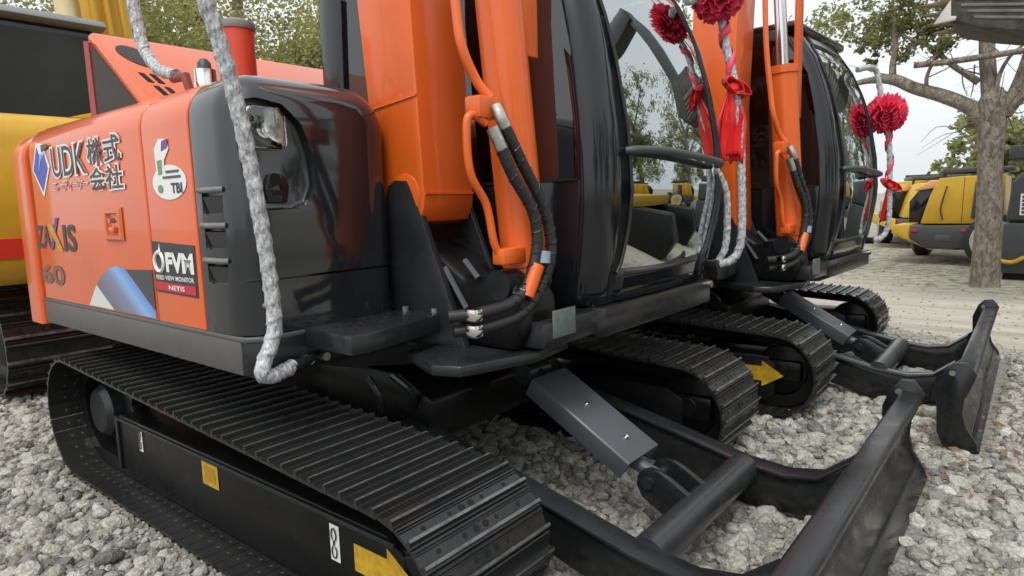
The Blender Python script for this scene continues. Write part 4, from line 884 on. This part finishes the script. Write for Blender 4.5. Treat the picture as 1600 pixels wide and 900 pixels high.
def tree(label, base, trunk, limbs, clusters, leaf, size, seed, group=None, name='tree', twigs=5, tw_len=1.0):
    root = empty(name, label, 'tree', base, group=group)
    def stem(pts, n_):
        ps = catmull([p[:3] for p in pts], 6); rs = [q[3] for q in pts]; k = len(ps); rad = []
        for i in range(k):
            t = i / (k - 1) * (len(rs) - 1); j = min(int(t), len(rs) - 2); rad.append(rs[j] + (rs[j + 1] - rs[j]) * (t - j))
        return MB().tube(ps, rad, 12).build(n_, BARK, root)
    stem(trunk, 'trunk')
    for l in limbs: stem(l, 'limb')
    rt = random.Random(seed + 100); b = MB()
    for l in limbs:
        for _ in range(twigs):
            i = rt.randrange(len(l) - 1); t = rt.random(); p = Vector(l[i][:3]).lerp(Vector(l[i + 1][:3]), t); r0 = min(0.016, 0.4 * l[i + 1][3]) * rt.uniform(0.5, 1)
            d = nrm((rt.gauss(0, 1), rt.gauss(0, 0.7), rt.gauss(0.2, 0.9))); L_ = rt.uniform(0.25, 0.7) * tw_len
            m1 = p + d * L_ * 0.5 + Vector((0, 0, rt.uniform(-0.08, 0.05))); b.tube(catmull([p, m1, p + d * L_ + Vector((rt.uniform(-.1, .1), 0, rt.uniform(-0.22, 0.08)))], 3), [r0, r0 * .9, r0 * .8, r0 * .7, r0 * .55, r0 * .4, r0 * .3], 5)
    if b.v: b.build('twigs', BARK, root)['kind'] = 'stuff'
    if clusters: link('crown', crown_mesh(clusters, size, seed), leaf, root)
    return root
# forked tree by the road (coordinates relative to its foot)
B = (1.81, 8.05, 0)
def rel(x, z, r, y=0.0): return (x - B[0], y, z, r)
tree('tall forked tree by the road, one long bare limb reaching left', B,
     [rel(1.81, -0.02, 0.181), rel(1.81, 0.12, 0.160), rel(1.81, 0.8, 0.139), rel(1.79, 1.5, 0.130), rel(1.78, 1.95, 0.147), rel(1.78, 2.25, 0.160), rel(1.77, 2.42, 0.101)],
     [[rel(1.72, 1.98, 0.092), rel(1.55, 2.22, 0.088), rel(1.25, 2.40, 0.084), rel(0.95, 2.53, 0.076), rel(0.68, 2.68, 0.071), rel(0.40, 2.70, 0.042), rel(0.1, 2.66, 0.027)],
      [rel(1.76, 2.25, 0.101), rel(1.72, 2.55, 0.088), rel(1.68, 2.95, 0.084), rel(1.67, 3.5, 0.076), rel(1.70, 4.4, 0.059)],
      [rel(1.86, 2.10, 0.084), rel(1.98, 2.35, 0.071), rel(2.06, 2.65, 0.059), rel(2.16, 3.1, 0.050), rel(2.35, 3.8, 0.042)],
      [rel(1.90, 2.10, 0.076), rel(2.05, 2.30, 0.067), rel(2.4, 2.50, 0.050)],
      [rel(0.69, 2.66, 0.046), rel(0.68, 2.85, 0.042), rel(0.70, 3.1, 0.038), rel(0.66, 3.6, 0.027)],
      [rel(1.62, 2.52, 0.046), rel(1.48, 2.64, 0.038), rel(1.30, 2.80, 0.034), rel(1.10, 3.02, 0.027), rel(0.8, 3.2, 0.018)],
      [rel(1.08, 2.47, 0.027), rel(1.07, 2.65, 0.023), rel(1.13, 2.82, 0.018), rel(1.25, 3.0, 0.011)],
      [rel(1.80, 2.35, 0.027, -0.1), rel(1.84, 2.6, 0.023, -0.1), rel(1.95, 2.8, 0.018, -0.1), rel(2.2, 3.0, 0.011, -0.1)],
      [rel(0.95, 2.79, 0.038, -0.2), rel(1.4, 2.78, 0.038, -0.2), rel(2.3, 2.80, 0.034, -0.2)],
      [rel(0.2, 3.2, 0.027, .3), rel(0.5, 3.3, 0.027, .3), rel(0.9, 3.35, 0.027, .2), rel(1.4, 3.25, 0.034, 0)],
      [rel(1.45, 2.70, 0.009, -0.1), rel(1.47, 2.5, 0.007, -0.1), rel(1.52, 2.36, 0.005, -0.1)], [rel(1.56, 2.75, 0.009, 0.1), rel(1.56, 2.5, 0.007, 0.1), rel(1.54, 2.36, 0.005, 0.1)],
      [rel(1.53, 2.03, 0.027), rel(1.47, 1.98, 0.023), rel(1.44, 1.93, 0.018)]],
     [((-1.55, 0.6, 3.35), 0.30, 900), ((-1.15, 0.2, 3.35), 0.36, 1500), ((-0.75, 0.1, 3.25), 0.32, 1500), ((-0.45, 0.0, 3.40), 0.34, 1600), ((-0.95, 0.0, 3.75), 0.5, 1900), ((-0.2, 0.2, 3.35), 0.3, 900),
      ((-1.75, 0.5, 3.75), 0.5, 700), ((-0.3, 0, 4.1), 0.6, 900), ((-1.0, 0.1, 2.95), 0.16, 260), ((-0.55, -0.1, 2.98), 0.20, 420), ((-1.4, 0.3, 2.95), 0.16, 220)], LEAF, 0.055, 21)
# trees behind the machines
def big_tree(label, x, y, h, lean, seed, leaf=LEAFY, n=19000, size=0.085, low=2.0, spread=2.6, group='trees behind the parked machines', name='tree'):
    rnd = random.Random(seed); tr = [(0, 0, -0.05, 0.26), (lean * 0.2, 0, h * 0.2, 0.19), (lean * 0.6, 0.1, h * 0.5, 0.15), (lean, 0.2, h * 0.85, 0.06)]
    limbs = []; cl = []
    for k in range(8):
        a = rnd.uniform(0, 6.28); z0 = h * rnd.uniform(0.3, 0.65); L = spread * rnd.uniform(0.6, 1.05); x0 = lean * z0 / h
        e = (x0 + L * math.cos(a), L * math.sin(a), z0 + rnd.uniform(0.0, 1.6))
        limbs.append([(x0, 0.1, z0, 0.09), (x0 + L * 0.5 * math.cos(a), L * 0.5 * math.sin(a), z0 + 0.8, 0.055), (*e, 0.02)])
        cl.append((e, rnd.uniform(0.9, 1.4), n // 10)); cl.append(((x0 + L * 0.6 * math.cos(a), L * 0.6 * math.sin(a), max(low, z0 - rnd.uniform(0.2, 1.4))), rnd.uniform(0.8, 1.3), n // 14))
    cl.append(((lean * 0.8, 0, h * 0.8), 1.5, n // 7)); cl.append(((lean * 0.5, 0.2, h * 0.55), 1.5, n // 7))
    return tree(label, (x, y, 0), tr, limbs, cl, leaf, size, seed, group, name, 5, 2.0)
big_tree('leafy tree with a slanting trunk showing above the left end of the engine hood', -9.2, 2.7, 6.5, -1.0, 31)
big_tree('leafy tree with a thick upright trunk behind the wrapped front handrail', -9.6, 4.4, 7.0, 0.4, 32)
big_tree('yellow-green leafy tree beside the dark cab pillar, farther back', -10.8, 7.0, 7.5, 0.6, 33)
big_tree('pale leafy tree far back at the left edge above the black cab', -14.5, 0.6, 7.5, 0.5, 34, n=8000, size=0.09)
big_tree('leafy tree far behind the second cab roof', -4.5, 15.0, 8.5, -0.6, 35, leaf=LEAF, n=11000, size=0.12, low=3.2, spread=3.4)
# trees across the road, seen mirrored in the front glass of the cab
for i, (x, y, h, sd, wh) in enumerate(((6.5, 15.5, 7.5, 41, 'behind the middle loader'), (9.5, 13.0, 8.0, 42, 'between two yellow loaders'), (12.5, 10.5, 7.0, 43, 'nearest the right end of the row'), (5.0, 20.0, 9.0, 44, 'farthest from the road'))):
    big_tree('tree mirrored in the nearest front glass, ' + wh, x, y, h, random.Random(sd).uniform(-0.8, 0.8), sd, leaf=LEAF, n=6500, size=0.13, group='trees mirrored in the cab glass')
for (x, y, h, sd, wh) in ((15.0, 4.0, 7.5, 45, 'straight ahead of the machines'), (16.0, -3.0, 8.0, 46, 'ahead and to the right'), (12.0, -8.5, 7.0, 47, 'nearest the camera side')):  # unseen trees added to darken reflections in the black paint
    big_tree('unseen tree added to darken the black engine cover, ' + wh, x, y, h, 0.3, sd, leaf=LEAF, n=7000, size=0.15, low=1.0, spread=3.4, group='unseen trees added to darken the black cover')
for (x, y, h, sd, lb) in ((-0.2, 34, 4.2, 51, 'small dark far tree left of the yellow loader'), (1.2, 30, 4.4, 52, 'small far tree behind the yellow loader roof')):
    big_tree(lb, x, y, h, 0.1, sd, leaf=LEAF, n=1800, size=0.28, low=1.2, spread=1.3, group='far trees')

# ------------------------------------------------------------------ big yellow excavator behind, its back turned to the camera
y3 = empty('excavator', 'big yellow excavator with a red stripe and black cab at the left edge', 'excavator')
L3 = hull_path(1.30, (0.36, 0.335), (0.36, 0.335)); ST3, P3 = resample(L3, 0.15); SH3 = shoe_mesh(0.60, P3, 0.028)
ST3 = [(x - 4.36, z) for x, z in ST3]
for yc in (-0.63, 1.25):
    make_track(y3, yc, SH3, ST3, s=1.2)
    MB().prism([(-5.4, 0.12), (-3.3, 0.12), (-3.2, 0.35), (-3.4, 0.55), (-5.3, 0.55), (-5.5, 0.35)], 'y', yc - 0.14, yc + 0.14).build('track_frame', FRAMEBLK, y3, bevel=0.02)
cwp = [((y, z), n_) for (y, z), n_ in profile(-1.35, 1.45, 0.92, 1.86, 0.12)]
MB().prism([(-3.4, 0.80), (-2.66, 0.80), (-2.56, 0.86), (-2.51, 0.95), (-2.50, 1.70), (-2.54, 1.80), (-2.62, 1.86), (-3.4, 1.86)], 'y', -1.35, 1.45).build('counterweight', YELLOW, y3, bevel=0.05, seg=3)
MB().box(-2.51, -2.494, -1.30, 1.40, 0.972, 1.092).build('red_stripe', STRIPE, y3)
MB().box(-5.4, -3.4, -1.25, 1.35, 0.82, 1.12).build('platform', DKGREY, y3, bevel=0.02)
MB().prism([(-3.58, 1.80), (-2.75, 1.80), (-2.85, 1.885), (-3.0, 1.90), (-3.58, 1.90)], 'y', -1.2, 0.9).build('engine_hood', FRAMEBLK, y3, bevel=0.03, seg=3)
MB().prism([(-3.42, 1.82), (-2.75, 1.84), (-2.80, 1.93), (-3.42, 1.95)], 'y', -0.25, 0.25).build('hood_panel', YELLOW, y3, bevel=0.02)
cb = MB().prism([(-3.62, 1.12), (-3.60, 2.66), (-3.75, 2.74), (-5.2, 2.74), (-5.35, 1.9), (-5.35, 1.12)], 'y', -1.25, 0.10).build('cab', CABBLK, y3, bevel=0.03)
MB().prism([(-3.59, 1.40), (-3.575, 2.60)] + [(-3.60, 2.60), (-3.615, 1.40)], 'y', -1.18, 0.03).build('rear_glass', mat('dusty_dark_glass', (0.035, 0.042, 0.038), 0.4, spec=0.25, var=0.3, vscale=2), cb)
MB().prism([(-3.70, 1.85), (-3.72, 2.58), (-5.1, 2.58), (-5.25, 1.85)], 'y', 0.098, 0.108).build('side_glass', SIDEGLASS, cb)
MB().prism([(-3.52, 2.69), (-3.56, 2.735), (-3.75, 2.79), (-5.25, 2.79), (-5.25, 2.70), (-3.6, 2.66)], 'y', -1.28, 0.17).build('cab_roof', mat('roof_grey', (0.20, 0.22, 0.22), 0.5), y3, bevel=0.02)
bm3 = MB().prism([(-4.55, 1.0), (-4.1, 1.0), (-4.05, 1.6), (-4.75, 3.0), (-5.1, 4.8), (-5.6, 4.8), (-5.2, 2.9), (-4.7, 1.6)], 'y', 0.42, 0.86).build('boom', YELLOW, y3, bevel=0.02)
for yy in (0.50, 0.62, 0.75):
    MB().prism([(-4.68, 2.9), (-4.62, 2.9), (-4.98, 4.75), (-5.06, 4.75)], 'y', yy - 0.018, yy + 0.018).build('boom_rib', YELLOW, bm3, bevel=0.004)
MB().cyl((-4.35, 0.30, 1.3), (-4.85, 0.30, 3.4), 0.085, 18).build('boom_cylinder', mat('cream_paint', (0.62, 0.50, 0.26), 0.45, var=0.1), y3)

# ------------------------------------------------------------------ yellow loaders and dark machine by the road
def loader(label, loc, rz, s, tint=YELLOW):
    """rear of a wheel loader; local x right, local y away from the viewer, z up"""
    r = empty('wheel_loader', label, 'loader', loc, rz, group='yellow loaders by the road')
    def b_(n_, mb, m, par=None, bev=0.02):
        o = mb.build(n_, m, par or r, bevel=bev); return o
    def p(poly): return [(x * s, z * s) for x, z in poly]
    body = b_('engine_hood', MB().prism(p([(-0.12, 0.68), (1.0, 0.68), (1.0, 1.46), (0.38, 1.45), (0.12, 1.43), (0.0, 1.15)]), 'y', 0.0, 2.2 * s), tint)
    gr = b_('grille_panel', MB().prism(p([(0.58, 0.77), (0.84, 0.77), (0.87, 1.37), (0.62, 1.36)]), 'y', -0.02, 0.01), DKGREY, body, 0.012)
    for k in range(5): b_('grille_slat', MB().prism(p([(0.63, 0.84 + 0.10 * k), (0.80, 0.84 + 0.10 * k), (0.80, 0.86 + 0.10 * k), (0.63, 0.86 + 0.10 * k)]), 'y', -0.028, -0.018), FRAMEBLK, gr, 0.003)
    b_('hood_edge', MB().prism(p([(0.885, 0.70), (0.905, 0.70), (0.925, 1.44), (0.905, 1.44)]), 'y', -0.012, 0.01), mat('ochre_print', (0.40, 0.22, 0.015), 0.45), body, 0.004)
    b_('tail_lamp', MB().box(0.90 * s, 0.95 * s, -0.02, 0.01, 0.95 * s, 1.01 * s), MAROON, body, 0.006)
    b_('counterweight', MB().prism(p([(-0.25, 0.655), (0.72, 0.665), (0.82, 0.64), (0.82, 0.40), (0.70, 0.28), (-0.02, 0.28), (-0.25, 0.44)]), 'y', -0.15 * s, 0.5 * s), DKGREY, None, 0.03)
    b_('fender', MB().prism(p([(-0.52, 0.66), (-0.26, 0.67), (-0.26, 0.46), (0.12, 0.26), (0.04, 0.24), (-0.30, 0.40), (-0.54, 0.52)]), 'y', -0.05, 0.9 * s), tint, None, 0.02)
    b_('cab', MB().prism(p([(-0.42, 0.66), (-0.10, 0.66), (-0.02, 1.12), (0.02, 1.24), (-0.12, 1.30), (-0.30, 1.22), (-0.42, 1.05)]), 'y', 0.9 * s, 2.2 * s), CABBLK, None, 0.02)
    b_('cab_roof', MB().prism(p([(-0.36, 1.23), (0.05, 1.28), (0.06, 1.42), (-0.10, 1.42), (-0.30, 1.30)]), 'y', 0.85 * s, 2.3 * s), mat('peach_roof', (0.65, 0.36, 0.16), 0.5), None, 0.03)
    b_('canopy', MB().prism(p([(0.10, 1.52), (1.10, 1.53), (1.10, 1.60), (0.10, 1.60)]), 'y', 0.6 * s, 2.4 * s), DKGREY, None, 0.015)
    b_('canopy_post', MB().box(0.10 * s, 0.15 * s, 0.7 * s, 0.75 * s, 1.40 * s, 1.55 * s), DKGREY, None, 0.004)
    for x, y in ((1.22, 1.9), (-0.30, 1.9)):
        c = (x * s, y * s)
        w_ = MB().tube([(c[0] - 0.16 * s, c[1], 0.42 * s), (c[0] - 0.15 * s, c[1], 0.42 * s), (c[0] - 0.10 * s, c[1], 0.42 * s), (c[0] + 0.10 * s, c[1], 0.42 * s), (c[0] + 0.15 * s, c[1], 0.42 * s), (c[0] + 0.16 * s, c[1], 0.42 * s)], [0.22 * s, 0.36 * s, 0.42 * s, 0.42 * s, 0.36 * s, 0.22 * s], 28).build('wheel', RUBBER, r)
        MB().tube([(c[0] - 0.165 * s, c[1], 0.42 * s), (c[0] - 0.172 * s, c[1], 0.42 * s), (c[0] - 0.172 * s, c[1], 0.42 * s)], [0.30 * s, 0.29 * s, 0.22 * s], 24).build('rim', mat('rim_grey', (0.45, 0.45, 0.44), 0.5), w_)
    wc = (0.93 * s, 0.42 * s); ys_ = (-0.34, -0.32, -0.27, -0.06, -0.02)
    w_ = MB().tube([(wc[0], y_ * s, wc[1]) for y_ in ys_], [0.25 * s, 0.36 * s, 0.42 * s, 0.42 * s, 0.36 * s], 30).build('wheel', RUBBER, r)
    MB().tube([(wc[0], y_ * s, wc[1]) for y_ in (-0.338, -0.348, -0.345, -0.335)], [0.325 * s, 0.315 * s, 0.275 * s, 0.26 * s], 30, cap=False).build('tyre_chalk_ring', mat('rim_grey', (0.45, 0.45, 0.44), 0.5), w_)
    MB().tube([(wc[0], y_ * s, wc[1]) for y_ in (-0.335, -0.352, -0.352)], [0.22 * s, 0.20 * s, 0.06 * s], 20).build('rim', YELLOW, w_)
    b_('exhaust_pipe', MB().tube([(0.62 * s, 0.5 * s, 1.44 * s), (0.62 * s, 0.5 * s, 1.60 * s), (0.66 * s, 0.5 * s, 1.66 * s)], 0.035 * s, 10), DKGREY, None, 0)
    b_('handrail', MB().tube(catmull([(0.20 * s, -0.03, 0.75 * s), (0.17 * s, -0.06, 0.95 * s), (0.24 * s, -0.05, 1.30 * s)]), 0.012 * s, 8), DKGREY, None, 0)
    b_('hood_seam', MB().prism(p([(0.455, 0.69), (0.462, 0.69), (0.475, 1.44), (0.468, 1.44)]), 'y', -0.004, 0.01), FRAMEBLK, body, 0)
    for x_ in (-0.18, 0.52): b_('tail_light', MB().box((x_ - 0.05) * s, (x_ + 0.05) * s, -0.17 * s, -0.14 * s, 0.55 * s, 0.60 * s), REDDECAL, None, 0.006)
    b_('model_plate', MB().box(0.12 * s, 0.34 * s, -0.156 * s, -0.148 * s, 0.40 * s, 0.50 * s), GREYPL, None, 0.004)
    MB().box(-0.05 * s, 1.1 * s, 0.5 * s, 2.0 * s, 0.38 * s, 0.7 * s).build('chassis', FRAMEBLK, r, bevel=0.02)
    return r
loader('yellow loader with a black counterweight parked left of the forked tree', (0.86, 10.7, 0), 0, 0.98)
loader('smaller yellow loader half hidden behind the red ribbon tail', (0.12, 14.0, 0), R(14), 0.95, mat('bright_yellow_paint', (0.75, 0.47, 0.02), 0.4, var=0.1))
loader('bright yellow loader farthest left, beside the second cab glass', (-0.62, 16.5, 0), R(-8), 1.0, mat('bright_yellow_paint', (0.75, 0.47, 0.02), 0.4))
for x, y, a, wh in ((7.2, 10.0, -40, 'middle one of three'), (9.6, 8.2, -55, 'right one of three, farthest forward'), (5.2, 12.4, -30, 'left one of three, deepest in the yard')):
    o = loader('yellow loader mirrored in the nearest cab glass, ' + wh, (x, y, 0), R(a), 1.15)
    o['group'] = 'loaders mirrored in the cab glass'
dm = empty('grey_machine', 'dark grey machine with a yellow hose at the right edge behind the forked tree', 'machine', (1.93, 8.75, 0))
MB().prism([(0.0, 0.10), (1.6, 0.05), (1.6, 0.74), (0.0, 0.76)], 'y', 0.0, 2.2).build('lower_body', DKGREY, dm, bevel=0.03)
MB().prism([(0.02, 0.77), (1.6, 0.75), (1.6, 1.52), (0.25, 1.50), (0.06, 1.30)], 'y', 0.1, 2.2).build('upper_body', DKGREY, dm, bevel=0.05, seg=3)
lb = MB().box(0.16, 0.42, 0.085, 0.101, 0.86, 1.14).build('white_label', WHITEDECAL, dm)
rb = random.Random(4)
for i in range(5):
    for j in range(5):
        if rb.random() < 0.55: MB().box(0.18 + 0.046 * i, 0.215 + 0.046 * i, 0.082, 0.086, 0.88 + 0.05 * j, 0.915 + 0.05 * j).build('label_mark', DARKDECAL, lb)
MB().box(0.0, 1.5, 0.4, 1.8, 1.60, 1.78).build('canopy', DKGREY, dm, bevel=0.02)
MB().box(0.25, 0.33, 0.7, 0.78, 1.48, 1.62).build('canopy_post', DKGREY, dm)
MB().tube(catmull([(-0.1, -0.05, 0.30), (0.05, -0.06, 0.255), (0.15, -0.06, 0.26), (0.26, -0.06, 0.32), (0.5, -0.05, 0.36)]), 0.028, 8).build('yellow_hose', YELDECAL, dm)
MB().prism([(0.02, 0.0), (1.5, 0.0), (1.5, 0.12), (0.02, 0.12)], 'y', 0.2, 2.0).build('skid', FRAMEBLK, dm)

# ------------------------------------------------------------------ raised bucket at the top right corner, arm coming in from the right
bk = empty('excavator', 'dark excavator bucket and arm reaching into the top right corner', 'excavator', (3.4, 5.5, 0))
def q(x, z): return (x - 3.4, z)
MB().prism([q(1.60, 3.02), q(1.57, 2.80), q(1.60, 2.69), q(1.85, 2.60), q(2.15, 2.52), q(2.45, 2.50), q(2.7, 2.7), q(2.6, 3.2), q(1.9, 3.3)], 'y', -0.35, 0.45).build('bucket', mat('bucket_grey', (0.10, 0.088, 0.072), 0.75, var=0.55, vscale=7, bump=0.6, bscale=14, bdist=0.02), bk, bevel=0.03)
MB().prism([q(1.60, 2.98), q(2.4, 2.86), q(2.4, 2.80), q(1.60, 2.92)], 'y', -0.365, -0.34).build('bucket_rib', mat('bucket_edge', (0.17, 0.16, 0.14), 0.6, var=0.4, vscale=8), bk, bevel=0.006)
for k in range(4):
    MB().prism([q(1.62 + 0.05 * k, 2.90 - 0.06 * k), q(2.4, 2.76 - 0.055 * k), q(2.4, 2.735 - 0.055 * k), q(1.62 + 0.05 * k, 2.875 - 0.06 * k)], 'y', -0.358, -0.34).build('bucket_rib', mat('bucket_edge', (0.17, 0.16, 0.14), 0.6), bk, bevel=0.004)
for k in range(5):
    z = 2.975 - 0.055 * k; x0 = 1.30 + 0.025 * abs(k - 1)
    MB().prism([q(x0, z), q(1.62, z - 0.034), q(1.62, z + 0.030)], 'y', -0.33 + 0.16 * k, -0.23 + 0.16 * k).build('tooth', RUST, bk, bevel=0.006)
MB().prism([q(1.475, 2.69), q(1.60, 2.88), q(1.605, 2.74), q(1.65, 2.73), q(1.64, 2.70)], 'y', -0.40, -0.36).build('tooth', mat('pale_tooth', (0.55, 0.54, 0.50), 0.6), bk, bevel=0.006)
MB().prism([q(2.35, 2.6), q(2.65, 2.6), q(3.05, 5.0), q(2.7, 5.2)], 'y', -0.15, 0.25).build('arm', DKGREY, bk, bevel=0.02)
MB().prism([q(2.65, 5.25), q(2.75, 4.85), q(5.6, 4.2), q(6.2, 3.0), q(6.3, 0.9), q(6.9, 0.9), q(6.8, 3.2), q(6.0, 4.65)], 'y', -0.2, 0.3).build('boom', DKGREY, bk, bevel=0.02)
MB().prism([q(4.2, 0.62), q(7.4, 0.62), q(7.4, 1.0), q(4.2, 1.0)], 'y', -1.0, 1.3).build('platform', YELLOW, bk, bevel=0.03)
for yy in (-1.0, 0.9):  # unseen tracks, lengthened to darken the reflection low in the cab glass
    MB().prism([q(3.0, 0.0), q(7.0, 0.0), q(7.3, 0.32), q(7.0, 0.64), q(3.0, 0.64), q(2.7, 0.32)], 'y', yy, yy + 0.4).build('track', FRAMEBLK, bk, bevel=0.03)
